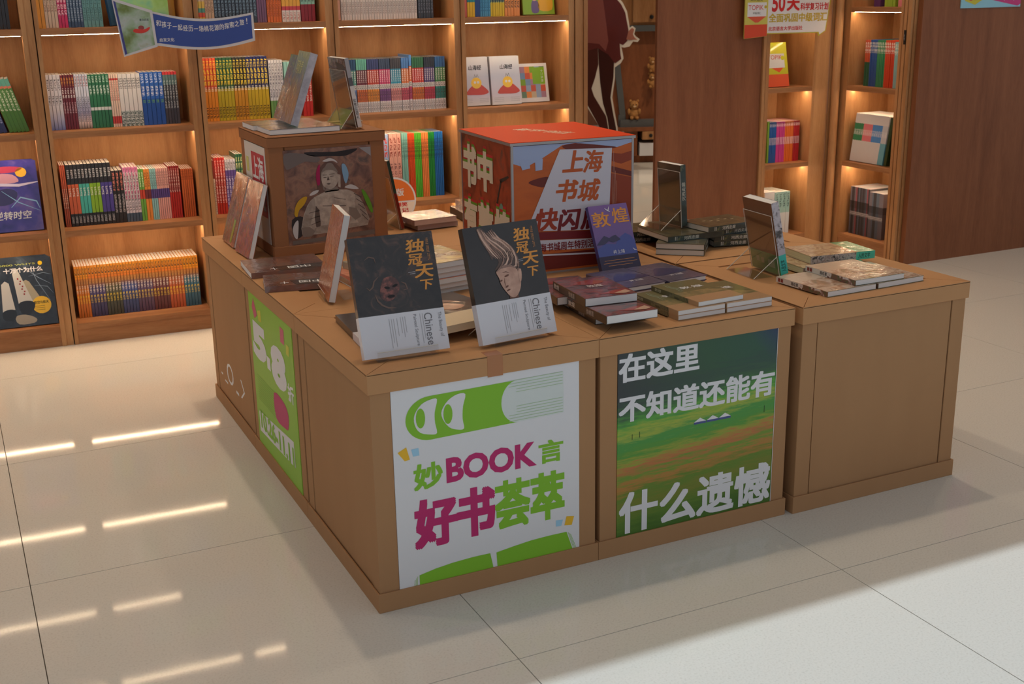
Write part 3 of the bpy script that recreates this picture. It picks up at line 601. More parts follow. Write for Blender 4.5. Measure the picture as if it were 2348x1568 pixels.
# white marks on the rear left cube
q = empty('printed_marks', frame((.0078, 0, 0), (0, -1, 0), (0, 0, 1), (-1, 0, 0)), C_E)
def el(y, z): return (1.202-y, z)
text(q, 'O', (1.202-1.60, .118, 1.202-1.50, .194), WHITE, 0, .0)
for pts in ([[el(1.70, .126), el(1.675, .126), el(1.675, .119), el(1.70, .119)], [el(1.645, .112), el(1.60, .112), el(1.60, .105), el(1.645, .105)], [el(1.47, .122), el(1.43, .122), el(1.43, .112), el(1.47, .112)]]): shape(q, pts, WHITE, 0, 'printed_mark')
shapes(q, [[el(1.39, .185), el(1.375, .185), el(1.335, .150), el(1.35, .150)], [el(1.335, .150), el(1.35, .150), el(1.40, .118), el(1.385, .118)]], WHITE, 0, 'lettering')

# ---- small cube with the stone buddha print
BUX, BUY = .140, 1.316
C_S = cube('small brown cardboard cube printed with a stone buddha statue, with books on top', BUX, BUY, 0, s=.397, d=.38, h=.39, lh=.034, bh=.035, post=.05, card=CARDS, lidcard=CARDS, flap=.05, base=.6, group=None)
ROCK = noise_mat('rock_photo_print', [(.3, (84, 60, 56)), (.45, (124, 88, 76)), (.55, (146, 106, 88)), (.7, (92, 76, 72))], 22, (1, 1, 1), 8, rough=.35, coat=.2, distort=.6)
P = print_panel(C_S, .050, .035, .347, .345, .0030, ROCK)
bx, bz = -BUX, -.6
def bp(pts): return [(x+bx, z+bz) for x, z in pts]
STONE = noise_mat('stone_photo_print', [(.35, (156, 142, 132)), (.6, (186, 172, 160))], 40, detail=6, rough=.4)
STONED = mat((128, 114, 106), .45); STONEM = noise_mat('stone_photo_shade', [(.35, (136, 122, 112)), (.6, (160, 146, 136))], 40, detail=6, rough=.4); STONEK = mat((84, 70, 66), .45)
shape(P, bp(smooth([(.195, .935), (.26, .930), (.31, .915), (.30, .900), (.26, .905), (.21, .885), (.195, .89)], 3)), mat((112, 100, 98), .5), Z, 'rock_figure')
shape(P, bp(smooth([(.26, .935), (.36, .930), (.44, .936), (.40, .915), (.34, .918), (.29, .92)], 3)), mat((40, 34, 38), .5), Z, 'rock_figure')
shape(P, bp([(.445, .938), (.485, .938), (.485, .908)]), mat((150, 146, 150), .5), Z, 'rock_figure')
shape(P, bp([(.203, .650), (.485, .662), (.485, .646), (.203, .638)]), mat((110, 98, 92), .5), Z, 'rock_figure')
shape(P, bp(smooth([(.205, .72), (.245, .725), (.24, .67), (.21, .66)], 3)), mat((48, 40, 42), .5), Z, 'rock_figure')
shape(P, bp(smooth([(.300, .80), (.302, .85), (.312, .885), (.335, .900), (.365, .890), (.384, .86), (.384, .80)], 3)), mat((104, 76, 68), .45), Z*1.5, 'niche_shadow')
shape(P, bp([(.321, .803), (.345, .807), (.37, .806), (.395, .804), (.412, .798), (.428, .786), (.438, .775), (.448, .757), (.455, .74), (.469, .7), (.461, .679), (.405, .676), (.343, .667), (.281, .665), (.236, .668), (.234, .69), (.244, .73), (.258, .761), (.27, .777), (.284, .788)]), STONE, 2*Z, 'statue_body')
shape(P, bp([(.287, .76), (.298, .745), (.300, .70), (.296, .676), (.284, .69), (.281, .72)]), STONEK, 3*Z, 'statue_fold')
shape(P, bp([(.40, .745), (.425, .74), (.44, .71), (.42, .70), (.40, .72)]), STONED, 3*Z, 'statue_fold')
shapes(P, [bp([(.262+.001*k, .758-.02*k), (.300, .762-.018*k), (.300, .7605-.018*k), (.262+.001*k, .7565-.02*k)]) for k in range(1, 4)]+[bp([(.42+.006*k, .79-.018*k), (.445+.005*k, .775-.02*k), (.444+.005*k, .773-.02*k), (.419+.006*k, .788-.018*k)]) for k in range(5)]+[bp([(.35, .782), (.39, .772), (.39, .7705), (.35, .7805)]), bp([(.31, .758), (.39, .752), (.39, .750), (.31, .756)])], STONEK, 3*Z, 'statue_fold_lines')
shape(P, bp(smooth([(.284, .785), (.268, .772), (.252, .745), (.242, .715), (.238, .695), (.262, .694), (.272, .72), (.284, .75)], 3)), STONEM, 2.5*Z, 'statue_arm'); shape(P, bp(smooth([(.425, .785), (.440, .770), (.455, .738), (.467, .70), (.458, .684), (.43, .690), (.424, .72), (.420, .755)], 3)), STONEM, 2.5*Z, 'statue_arm')
shape(P, bp(smooth([(.28, .686), (.33, .694), (.39, .690), (.435, .690), (.45, .681), (.40, .678), (.34, .670), (.29, .668)], 3)), STONEM, 3.2*Z, 'statue_lap'); shape(P, bp(smooth([(.335, .705), (.36, .709), (.385, .700), (.375, .690), (.345, .690)], 3)), STONE, 3.5*Z, 'statue_hand')
shape(P, bp([(.235, .692), (.262, .692), (.280, .676), (.268, .66), (.238, .660)]), STONED, 3*Z, 'statue_hand')
shape(P, bp([(.325, .814), (.364, .817), (.37, .803), (.320, .800)]), STONED, 2*Z, 'statue_neck')
shape(P, bp([(.368, .857), (.377, .854), (.375, .812), (.367, .816)]), STONE, 2*Z, 'statue_ear'); shape(P, bp([(.313, .84), (.318, .835), (.322, .806), (.316, .81)]), STONED, 2*Z, 'statue_ear')
shape(P, bp(smooth([(.313, .868), (.330, .879), (.352, .876), (.366, .862), (.368, .84), (.361, .822), (.345, .811), (.325, .815), (.313, .832)], 3)), STONE, 3*Z, 'statue_face')
shape(P, bp(smooth([(.313, .866), (.318, .877), (.326, .884), (.332, .893), (.342, .896), (.352, .892), (.357, .883), (.364, .874), (.368, .862), (.352, .871), (.33, .873)], 3)), STONED, 4*Z, 'statue_hair')
shapes(P, [bp(ell(.324, .8495, .0062, .0011)), bp(ell(.347, .8515, .0072, .0012, rot=.12)), bp([(.3335, .852), (.3345, .852), (.339, .840), (.330, .8395)]), bp(ell(.335, .829, .0075, .0014, rot=.05)), bp(ell(.335, .8255, .005, .0008)), bp([(.317, .8585), (.331, .858), (.331, .8568), (.317, .857)]), bp([(.338, .859), (.357, .8605), (.357, .859), (.338, .8575)])], STONEK, 4*Z, 'statue_features')
WG = mat((196, 190, 190), .45)
for pts, m in (([(.318, .903), (.34, .911), (.358, .906), (.369, .894), (.351, .902), (.333, .900)], WG), ([(.309, .894), (.299, .88), (.294, .857), (.297, .827), (.306, .83), (.307, .86)], mat((160, 20, 80), .45)), ([(.382, .885), (.393, .888), (.402, .869), (.404, .849), (.394, .824), (.386, .844)], mat((126, 164, 196), .45)),
               ([(.388, .812), (.407, .82), (.425, .814), (.436, .803), (.412, .805)], WG), ([(.268, .797), (.282, .808), (.3, .81), (.294, .801), (.275, .794)], WG), ([(.26, .79), (.248, .792), (.229, .779), (.218, .759), (.214, .736), (.223, .729), (.23, .749), (.249, .768)], mat((196, 150, 30), .45)),
               ([(.446, .796), (.455, .796), (.472, .766), (.482, .729), (.476, .72), (.462, .749)], mat((92, 150, 36), .45)), ([(.225, .716), (.214, .71), (.205, .69), (.208, .666), (.218, .656), (.223, .682)], WG)):
    shape(P, bp(smooth(pts, 3)), m, 5*Z, 'colour_dab')
P = print_panel(C_S, -.325, .035, -.05, .352, .0030, mat((214, 210, 204), .45), side='left')
shape(P, [(-.235, .12), (-.065, .12), (-.065, .325), (-.235, .325)], mat((190, 40, 60), .45), Z, 'red_block'); text(P, '上海', (-.222, .235, -.078, .315), WHITE, 2*Z, .02); text(P, '书城', (-.222, .135, -.078, .215), WHITE, 2*Z, .02)
shape(P, [(-.31, .25), (-.275, .25), (-.275, .30), (-.31, .30)], mat((206, 206, 120), .45), Z, 'lime_mark')

# ---- orange poster cube
OC = tag(empty('poster_cube', T(.698, .689, .6, -.06)), 'orange poster cube with desert print standing on the cardboard cubes', 'poster cube')
OW, OD, OH = .402, .432, .398
MB().box(.006, .006, 0, OW-.006, OD-.006, OH-.012).build('core', mat((120, 60, 40), .6), OC)
ALU = mat((172, 166, 164), .35, metal=.6)
for x, y in ((0, 0), (OW-.007, 0), (0, OD-.007), (OW-.007, OD-.007)): MB().box(x, y, 0, x+.007, y+.007, OH-.008).build('edge_trim', ALU, OC)
for a in ((0, 0, OW, .007), (0, OD-.007, OW, OD)): MB().box(a[0], a[1], 0, a[2], a[3], .006).build('edge_trim', ALU, OC)
top = MB().box(-.004, -.004, OH-.008, OW+.004, OD+.004, OH).build('top_board', ALU, OC)
tp = MB().box(-.003, -.003, OH, OW+.003, OD+.003, OH+.0015).build('top_sheet', mat((222, 68, 22), .5, spec=.15), OC)
tt = empty('calligraphy', T(.205, .23, OH+.0018, R(-62)), OC)
text(tt, '新华书店', (-.11, -.028, .11, .028), mat((240, 224, 206), .45), 0, .01, .2)
DUNE = noise_mat('desert_photo_print', [(.3, (176, 82, 34)), (.5, (206, 104, 44)), (.7, (190, 92, 40))], 4, (1, 3, 1), 5, rough=.4)
P = MB().box(.007, .006, -.004, OW-.007, OH-.010, 0).build('front_print', DUNE, OC, frame((0, .0015, 0), (1, 0, 0), (0, 0, 1), (0, -1, 0)))
SKY = mat((170, 186, 222), .45); DUND = mat((112, 44, 36), .45); DUNM = mat((150, 62, 36), .45)
shape(P, [(.007, .388), (.395, .388), (.395, .378), (.345, .366), (.258, .378), (.206, .387), (.164, .383), (.096, .347), (.045, .325), (.007, .338)], SKY, Z, 'sky_print')
shape(P, smooth([(.164, .380), (.206, .386), (.258, .380), (.30, .374), (.345, .366), (.30, .362), (.25, .363), (.19, .366)], 3), DUND, 2*Z, 'dune_shadow')
shape(P, smooth([(.054, .279), (.085, .290), (.12, .292), (.118, .272), (.098, .263)], 3), DUND, Z, 'dune_shadow')
shape(P, [(.328, .35), (.36, .345), (.395, .352), (.395, .325), (.36, .315), (.328, .325)], DUNM, Z, 'dune_shadow'); shape(P, [(.32, .29), (.395, .272), (.395, .02), (.31, .02)], DUNM, Z, 'dune_shadow')
shape(P, [(.328, .31), (.395, .29), (.395, .275), (.328, .292)], DUND, 2*Z, 'dune_shadow')
LILAC = mat((214, 212, 224), .45)
shape(P, [(.007, .012), (.395, .012), (.395, .06), (.007, .06)], mat((116, 36, 30), .45), Z, 'ground_print')
shape(P, [(.156, .371), (.328, .365), (.318, .118), (.045, .135)], LILAC, 3*Z, 'title_block')
shape(P, smooth([(.019, .346), (.101, .348)], 1)+[(.099, .315), (.077, .313), (.076, .338), (.059, .337), (.060, .322), (.035, .318), (.028, .338)], SKY, 3*Z, 'notch_figure')
ORT = mat((196, 92, 40), .45); DKR = mat((126, 34, 40), .45)
text(P, '上', (.163, .301, .232, .366), ORT, 4*Z, .03, .18); text(P, '海', (.232, .296, .300, .363), ORT, 4*Z, .022, .18)
text(P, '书', (.142, .214, .217, .281), ORT, 4*Z, .03, .18); text(P, '城', (.213, .210, .290, .277), ORT, 4*Z, .022, .18)
text(P, '快', (.073, .131, .15, .200), mat((168, 62, 36), .45), 4*Z, .026, .18); text(P, '闪', (.146, .126, .225, .192), DKR, 4*Z, .03, .18); text(P, '店', (.222, .124, .300, .190), DKR, 4*Z, .03, .18)
shape(P, [(.02, .110), (.31, .094), (.31, .117), (.02, .133)], DKR, 4*Z, 'title_band'); shape(P, [(.02, .0775), (.32, .061), (.32, .092), (.02, .108)], LILAC, 4*Z, 'title_band')
text(P, '上海书城周年特别活动', (.065, .068, .292, .094), DKR, 5*Z, .02); shape(P, [(.02, .060), (.32, .0435), (.32, .0485), (.02, .065)], LILAC, 4*Z, 'title_band')
shapes(P, [[(.329+.0035*k, .12), (.3302+.0035*k, .12), (.334+.0035*k, .355-.03*k), (.333+.0035*k, .355-.03*k)] for k in range(4)], mat((206, 150, 130), .45), 3*Z, 'page_lines')
MUR = noise_mat('mural_print', [(.3, (92, 40, 26)), (.45, (150, 60, 34)), (.6, (170, 70, 40)), (.72, (110, 70, 60))], 9, (1, 1, 1), 7, rough=.4, distort=1.5)
P = MB().box(-(OD-.007), .006, -.004, -.007, OH-.010, 0).build('side_print', MUR, OC, frame((.0015, 0, 0), (0, -1, 0), (0, 0, 1), (-1, 0, 0)))
CREAM = mat((222, 206, 180), .45); REDS = mat((196, 40, 50), .45); GRS = mat((104, 150, 40), .45)
for ch, (x0, z0, x1, z1) in (('书', (-.415, .22, -.29, .36)), ('中', (-.283, .225, -.15, .352)), ('有', (-.415, .07, -.292, .185)), ('敦', (-.287, .065, -.152, .19)), ('煌', (-.147, .06, -.012, .19))):
    for dz, m, k in ((.016, REDS, 1), (.008, GRS, 2), (0, CREAM, 3)): text(P, ch, (x0, z0+dz, x1, z1+dz), m, k*Z, .05)
shapes(P, [smooth([(-.20, .345), (-.15, .33), (-.16, .30), (-.22, .31)], 3), smooth([(-.12, .17), (-.09, .21), (-.07, .19), (-.10, .15)], 3)], mat((110, 150, 130), .5), Z, 'leaf_figure')
shapes(P, [[(-.10, .28), (-.03, .30), (-.02, .296), (-.09, .27)], [(-.13, .20), (-.09, .28), (-.08, .278), (-.12, .20)]], mat((56, 44, 40), .5), Z, 'branch_figure')

# ------------------------------------------------------------------ books on the display cubes
def book(label, M, w, h, t, front, spine=None, back=None, side='L', pages=None, group=None, hard=0.0, cat='book', name='book'):
    """local X width, Y height, Z thickness; front cover at z=t; the spine is on side L, R or B (bottom, y=0)"""
    c = .0012 if not hard else .0022; b = MB(); pages = pages or PAPERW
    b.box(0, 0, t-c, w, h, t, 0); b.box(0, 0, 0, w, h, c, 2)
    if side == 'L': b.box(0, 0, c, c*1.3, h, t-c, 1)
    elif side == 'R': b.box(w-c*1.3, 0, c, w, h, t-c, 1)
    elif side == 'B': b.box(0, 0, c, w, c*1.3, t-c, 1)
    o = b.build(name, [front, spine or front, back or spine or front], None, M); tag(o, label, cat, group)
    i = .0008+hard; x0, x1, y0, y1 = i, w-i, i, h-i
    if side == 'L': x0 = c*1.3
    elif side == 'R': x1 = w-c*1.3
    elif side == 'B': y0 = c*1.3
    MB().box(x0, y0, c, x1, y1, t-c).build('page_block', pages, o)
    o['t'] = t; return o
def flat(x, y, z, yaw=0): return T(x, y, z, R(yaw))
def standing(B, yaw, tilt, w, t):
    """B bottom centre of the visible face, yaw 0 faces the camera side (-y), tilt leans back"""
    yaw = R(yaw); tilt = R(tilt)
    n = Vector((math.sin(yaw), -math.cos(yaw), 0)); ux = Vector((math.cos(yaw), math.sin(yaw), 0)); uz = Vector((0, 0, 1))
    up = uz*math.cos(tilt)-n*math.sin(tilt); nn = n*math.cos(tilt)+uz*math.sin(tilt)
    o = Vector(B)-nn*t-ux*(w/2)
    return frame(o, ux, up, nn)
def stand_prop(label, B, yaw, tilt, w, h, t, leg=.10, lip=.022, z=None):
    """clear acrylic easel under a standing book: lip, ledge, tilted back and rear leg, bent from one sheet"""
    yw = R(yaw); tl = R(tilt)
    o = empty('acrylic_stand', T(B[0], B[1], B[2] if z is None else z, yw)); tag(o, label, 'book stand', 'clear acrylic book stands')
    th = .0022; g = t+.0015
    def ribbon(pts, name):
        b = MB()
        for i in range(len(pts)-1):
            p, q = Vector((0,)+pts[i]), Vector((0,)+pts[i+1]); d = (q-p).normalized(); nn = Vector((0, -d.z, d.y))*th*.5
            vs = []
            for x in (-w/2, w/2):
                for pt in (p, q):
                    for s in (-1, 1): vs.append(Vector((x, 0, 0))+pt+nn*s)
            b.add(vs, [(0, 1, 3, 2), (4, 6, 7, 5), (0, 4, 5, 1), (2, 3, 7, 6), (1, 5, 7, 3), (0, 2, 6, 4)])
        return b.build(name, ACRYL, o)
    # (y, z) in the frame of the stand, y pointing behind the book
    c, s = math.cos(tl), math.sin(tl)
    fy = -.004; by = g*c+.002
    ribbon(((fy, .002+lip), (fy, .0015), (by, .0015)), 'lip')
    ribbon(((by, .0015), (by+h*s, .0015+h*c)), 'back_plate')
    a = .06
    ribbon(((by+a*s, .0015+a*c), (by+leg, .0015), (by+leg*.25, .0015)), 'rear_leg')
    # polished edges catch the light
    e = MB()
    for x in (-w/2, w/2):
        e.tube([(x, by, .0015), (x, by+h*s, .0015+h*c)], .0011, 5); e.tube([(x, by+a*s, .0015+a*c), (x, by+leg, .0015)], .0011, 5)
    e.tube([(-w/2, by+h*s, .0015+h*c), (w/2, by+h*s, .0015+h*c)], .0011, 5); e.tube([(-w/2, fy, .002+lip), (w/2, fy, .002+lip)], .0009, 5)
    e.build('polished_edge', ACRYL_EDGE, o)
    return o
TZ = .6005
GOLD = mat((222, 150, 70), .4); GOLD2 = mat((200, 140, 90), .4); BANDW = mat((216, 216, 224), .4, coat=.5)
DU = noise_mat('dark_cover', [(.35, (38, 34, 36)), (.7, (52, 46, 46))], 8, rough=.35, coat=.6, wrinkle=.15)
DUMOTT = noise_mat('dark_cover_mask', [(.3, (32, 30, 33)), (.55, (48, 42, 42)), (.7, (92, 66, 58))], 26, detail=5, rough=.35, coat=.6, distort=1)
GREYT = mat((120, 118, 124), .5); LGREY = mat((170, 168, 174), .5)
def du_cover(o, w, h, t, small=False):
    """white belly band, gold vertical title and grey side lettering"""
    z = t+LAYER
    MB().box(-.0008, -.0004, -.0008, w+.0008, .098, t+.0006).build('belly_band', BANDW, o)
    z += .0006; 
    text(o, 'Chinese', (.158, .014, .178, .090), GREYT, z, .004, rot=1); text(o, 'The Beauty of', (.1905, .030, .2020, .0885), GREYT, z, rot=1); text(o, 'Painted Sculpture', (.1295, .016, .1395, .090), GREYT, z, rot=1)
    shapes(o, [[(x, y0), (x+.0012, y0), (x+.0012, y1), (x, y1)] for x, y0, y1 in ((.110, .05, .088), (.1045, .04, .088), (.099, .05, .088), (.090, .045, .086), (.082, .020, .086), (.0765, .03, .086), (.071, .018, .087), (.148, .02, .09), (.154, .03, .09))], LGREY, z, 'small_print')
    for ch, bx_ in (('独', (.138, .235, .186, .267)), ('冠', (.139, .206, .177, .232)), ('天', (.151, .174, .200, .206)), ('下', (.162, .145, .195, .169))): text(o, ch, bx_, GOLD, z-.0006, .018, .15)
    text(o, '山西\n彩塑\n艺术', (.190, .214, .197, .268), GOLD2, z-.0006)
    shapes(o, [[(.136, .190), (.154, .191), (.154, .1898), (.136, .1888)], [(.140, .186), (.154, .187), (.154, .1858), (.140, .1848)]], LGREY, z-.0006, 'small_print')
    return z-.0006
DW, DH, DT = .21, .283, .02
d1 = book('black art book with a shadowy guardian face and white belly band, on a stand', standing((.129, .076, .6108), -1.1, 19.5, DW, DT), DW, DH, DT, DUMOTT, DU)
z = du_cover(d1, DW, DH, DT)
RF = noise_mat('red_guardian_face', [(.3, (50, 34, 34)), (.5, (88, 50, 46)), (.62, (140, 80, 70)), (.75, (60, 40, 40))], 60, detail=4, rough=.35, coat=.6)
shape(d1, smooth([(.0704, .1785), (.0917, .1857), (.1075, .1745), (.1094, .1553), (.0931, .1334), (.0723, .1287), (.0599, .1443)], 4), RF, z, 'face_print')
HB = mat((104, 78, 66), .4, coat=.6)
def arc(pts, r):
    """a tapered stroke through pts"""
    L_, R_ = [], []
    for i, p in enumerate(pts):
        a = pts[max(i-1, 0)]; b = pts[min(i+1, len(pts)-1)]; dx, dy = b[0]-a[0], b[1]-a[1]; l = math.hypot(dx, dy) or 1
        rr = r*(1-abs(2*i/(len(pts)-1)-1)**3*.7); L_.append((p[0]-dy/l*rr, p[1]+dx/l*rr)); R_.append((p[0]+dy/l*rr, p[1]-dx/l*rr))
    return L_+R_[::-1]
shapes(d1, [arc([(.0478, .1457), (.052, .132), (.061, .1207), (.075, .113), (.0944, .1107)], .0022), arc([(.030, .165), (.036, .158), (.045, .165), (.05, .178), (.062, .188)], .0018), arc([(.115, .17), (.125, .165), (.128, .152), (.118, .150)], .002), arc([(.0341, .2294), (.045, .236), (.058, .232), (.06, .22)], .0015)], HB, z+LAYER, 'beard_print')
shapes(d1, [ell(.079, .160, .007, .003, rot=-.2), ell(.099, .163, .007, .003, rot=.3), ell(.086, .139, .009, .0035)], mat((30, 22, 24), .4), z+LAYER, 'face_features')
stand_prop('clear acrylic stand under the black book with the shadowy face', (.129, .076, TZ), -1.1, 19.5, .15, .2, DT)
d2 = book('black art book with a pale sculpted head and white belly band, on a stand', standing((.419, .067, .6102), 7.3, 17.7, DW+.004, DT), DW+.004, DH, DT, DU, DU)
z = du_cover(d2, DW+.004, DH, DT)
HAIR = noise_mat('sculpted_hair', [(.3, (96, 70, 60)), (.5, (150, 116, 102)), (.7, (110, 82, 72))], 50, (3, 1, 1), 4, rough=.4, coat=.6, distort=1); SKIN = noise_mat('sculpted_face', [(.3, (176, 134, 116)), (.7, (208, 166, 146))], 40, rough=.4, coat=.6); SKD = mat((110, 72, 60), .4); SKL = mat((214, 178, 160), .4)
strands = [[(.0377, .277), (.045, .255), (.055, .232), (.066, .212), (.078, .20), (.088, .192)], [(.048, .277), (.056, .252), (.072, .232), (.09, .215), (.10, .198), (.094, .183)], [(.060, .264), (.074, .248), (.094, .235), (.112, .217), (.118, .197), (.108, .18)], [(.08, .273), (.088, .254), (.110, .240), (.128, .222), (.138, .197), (.132, .17)],
           [(.0425, .255), (.05, .232), (.062, .21), (.070, .196)], [(.0883, .252), (.105, .236), (.12, .214), (.128, .19), (.122, .174)], [(.10, .243), (.118, .229), (.134, .208), (.139, .185), (.135, .165)]]
shape(d2, smooth([(.040, .2775), (.052, .2785), (.066, .264), (.080, .272), (.0884, .2525), (.1136, .2390), (.132, .2195), (.1415, .1956), (.1398, .1735), (.1309, .1598), (.1174, .1766), (.0988, .1816), (.0778, .1747), (.0693, .1735), (.0840, .1907), (.0746, .206), (.0662, .1984), (.0595, .2188), (.0496, .2371), (.0425, .255)], 3), mat((84, 62, 54), .4, coat=.6), z, 'hair_print')
fine = []
for a_, b_ in zip(strands[:4], strands[1:4]+[strands[6]]):
    for f_ in (0, .25, .5, .75): fine.append([(pa[0]*(1-f_)+pb[0]*f_, pa[1]*(1-f_)+pb[1]*f_) for pa, pb in zip(a_[:5], b_[:5])])
for n_, s_ in enumerate(fine): shape(d2, arc(s_, .0021 if n_ % 2 else .0014), (HAIR, SKL, SKIN)[n_ % 3] if n_ % 4 else HAIR, z+LAYER*(1+.3*(n_ % 3)), 'hair_strand_print')
for n_, s_ in enumerate([[(.100, .205), (.098, .192), (.090, .182), (.080, .176)], [(.112, .212), (.112, .196), (.104, .184), (.092, .179)], [(.122, .214), (.124, .197), (.118, .184), (.106, .179)], [(.131, .210), (.134, .192), (.130, .176), (.121, .175)], [(.137, .200), (.139, .184), (.136, .170), (.130, .164)]]): shape(d2, arc(s_, .0022), (HAIR, SKL)[n_ % 2], z+LAYER*2, 'hair_strand_print')
shape(d2, smooth([(.071, .1683), (.0864, .176), (.1119, .1773), (.1274, .1702), (.1336, .1594), (.1365, .1391), (.131, .12), (.1192, .1044), (.1072, .1013), (.0971, .1066), (.0862, .1218), (.0784, .1378), (.076, .1529)], 3), SKIN, z+3*LAYER, 'face_print')
shape(d2, smooth([(.1333, .1644), (.1421, .1657), (.1394, .1436), (.1327, .1347)], 3), SKIN, z+4*LAYER, 'ear_print'); shape(d2, [(.0971, .1066), (.1225, .1064), (.1223, .0989), (.0969, .0989)], SKD, z+2*LAYER, 'neck_print')
shapes(d2, [ell(.0985, .1555, .007, .0022, rot=.25), ell(.0805, .1455, .004, .002, rot=.3), ell(.0965, .1205, .006, .002, rot=.3), ell(.094, .1295, .005, .0022, rot=.4), arc([(.088, .164), (.098, .1655), (.107, .161)], .001), arc([(.091, .150), (.0895, .14), (.091, .131)], .0011)], SKD, z+4*LAYER, 'face_features')
shapes(d2, [arc([(.072, .169), (.0864, .1775), (.1119, .179), (.128, .171)], .003)], HAIR, z+4*LAYER, 'hair_print')
stand_prop('clear acrylic stand under the black book with the pale sculpted head', (.419, .067, TZ), 7.3, 17.7, .15, .2, DT)
e1 = book('black art book lying flat at the left behind the shadowy face book', flat(.058, .19, TZ, -4), DW, DH, .018, DU, DU); MB().box(-.0008, -.0004, -.0002, DW+.0008, .098, .0186).build('belly_band', BANDW, e1)
e2 = book('black art book lying flat between the two standing black books', flat(.262, .156, TZ+.0205, 11.7), DW, DH, .018, DU, DU); MB().box(-.0008, -.0004, -.0004, DW+.0008, .098, .0186).build('belly_band', mat((222, 206, 176), .4), e2)
shape(e2, smooth([(.07, .20), (.10, .205), (.14, .17), (.15, .14), (.12, .12), (.09, .13), (.07, .16)], 3), SKIN, .0186, 'face_print'); shape(e2, smooth([(.06, .21), (.10, .235), (.15, .21), (.16, .17), (.13, .19), (.09, .20)], 3), HAIR, .0190, 'hair_print')
# purple hardback leaning on the orange cube
PURW, PURH = .136, .212
PURP = band_mat('purple_dusk_cover', [(0, (66, 60, 110)), (.3, (70, 70, 136)), (.55, (112, 86, 150)), (1, (124, 92, 160))], interp='LINEAR', coat=.4)
PURS = mat((72, 64, 124), .4, coat=.4)
b = book('purple hardback with gold title leaning on the orange poster cube', standing((.997, .553, TZ+.0072), 1.6, 25.5, PURW, .016), PURW, PURH, .016, PURP, PURS, hard=.001)
z = .016+LAYER; dy = .018
text(b, '敦', (.004, .127+dy, .066, .174+dy), GOLD, z, .012); text(b, '煌', (.076, .134+dy, .132, .182+dy), GOLD, z, .012)
def hi(p): return [(min(max(x, .0), PURW), y+dy) for x, y in p]
shape(b, hi([(.066, .07), (.085, .09), (.1071, .1017), (.1236, .0931), (.136, .075), (.136, .0368), (0, .0368), (0, .06), (.03, .075)]), mat((72, 84, 158), .4, coat=.4), z, 'dune_print')
shape(b, hi([(.0016, .0735), (.018, .088), (.0326, .0999), (.0487, .0914), (.062, .097), (.0728, .0988), (.0874, .0837), (.0595, .0768), (.045, .083), (.0291, .0736)]), mat((58, 54, 92), .4, coat=.4), z+LAYER, 'hill_print')
MB().box(-.0006, -.0004, -.0005, PURW+.0006, .036+dy, .0166).build('belly_band', mat((58, 54, 82), .45), b)
text(b, '井上靖', (.052, .041+dy, .092, .053+dy), WHITE, z+LAYER); shapes(b, [arc([(.055, .184+dy), (.064, .176+dy), (.0722, .1718+dy)], .0018), arc([(.0722, .188+dy), (.067, .178+dy), (.066, .174+dy)], .0016), arc([(.122, .053+dy), (.128, .047+dy), (.135, .046+dy)], .0014)], WHITE, z+LAYER, 'swallow_print')
shapes(b, [[(.015, .040), (.12, .040), (.12, .0412), (.015, .0412)], [(.01, .032), (.128, .032), (.128, .0332), (.01, .0332)], [(.025, .024), (.11, .024), (.11, .0252), (.025, .0252)]], GOLD2, .0166+LAYER, 'small_print')
NAVY = noise_mat('navy_sleeve_cover', [(.3, (82, 80, 100)), (.6, (98, 94, 122))], 7, rough=.3, coat=.8, wrinkle=.5)
for i, (x, y, w_, yaw, lab) in enumerate(((.862, .308, .134, 5, 'blue violet hardback lying in front of the purple standing book'), (1.001, .312, .138, 6, 'blue violet hardback lying on the right of its neighbour'))):
    for k in range(2):
        o = book(lab+(', upper of two' if k else ', lower of two'), flat(x+.002*k, y-.002*k, TZ+.0152*k, yaw), w_, .203, .015, NAVY, mat((54, 54, 84), .3, coat=.6), hard=.0015, group='flat blue violet hardbacks')
        if k: text(o, '井上靖', (.05, .05, .095, .064), WHITE, .0155); shapes(o, [smooth([(.02, .09), (.07, .15), (.13, .10), (.13, .08), (.02, .07)], 3)], mat((62, 66, 110), .3, coat=.8), .0155, 'dune_print')
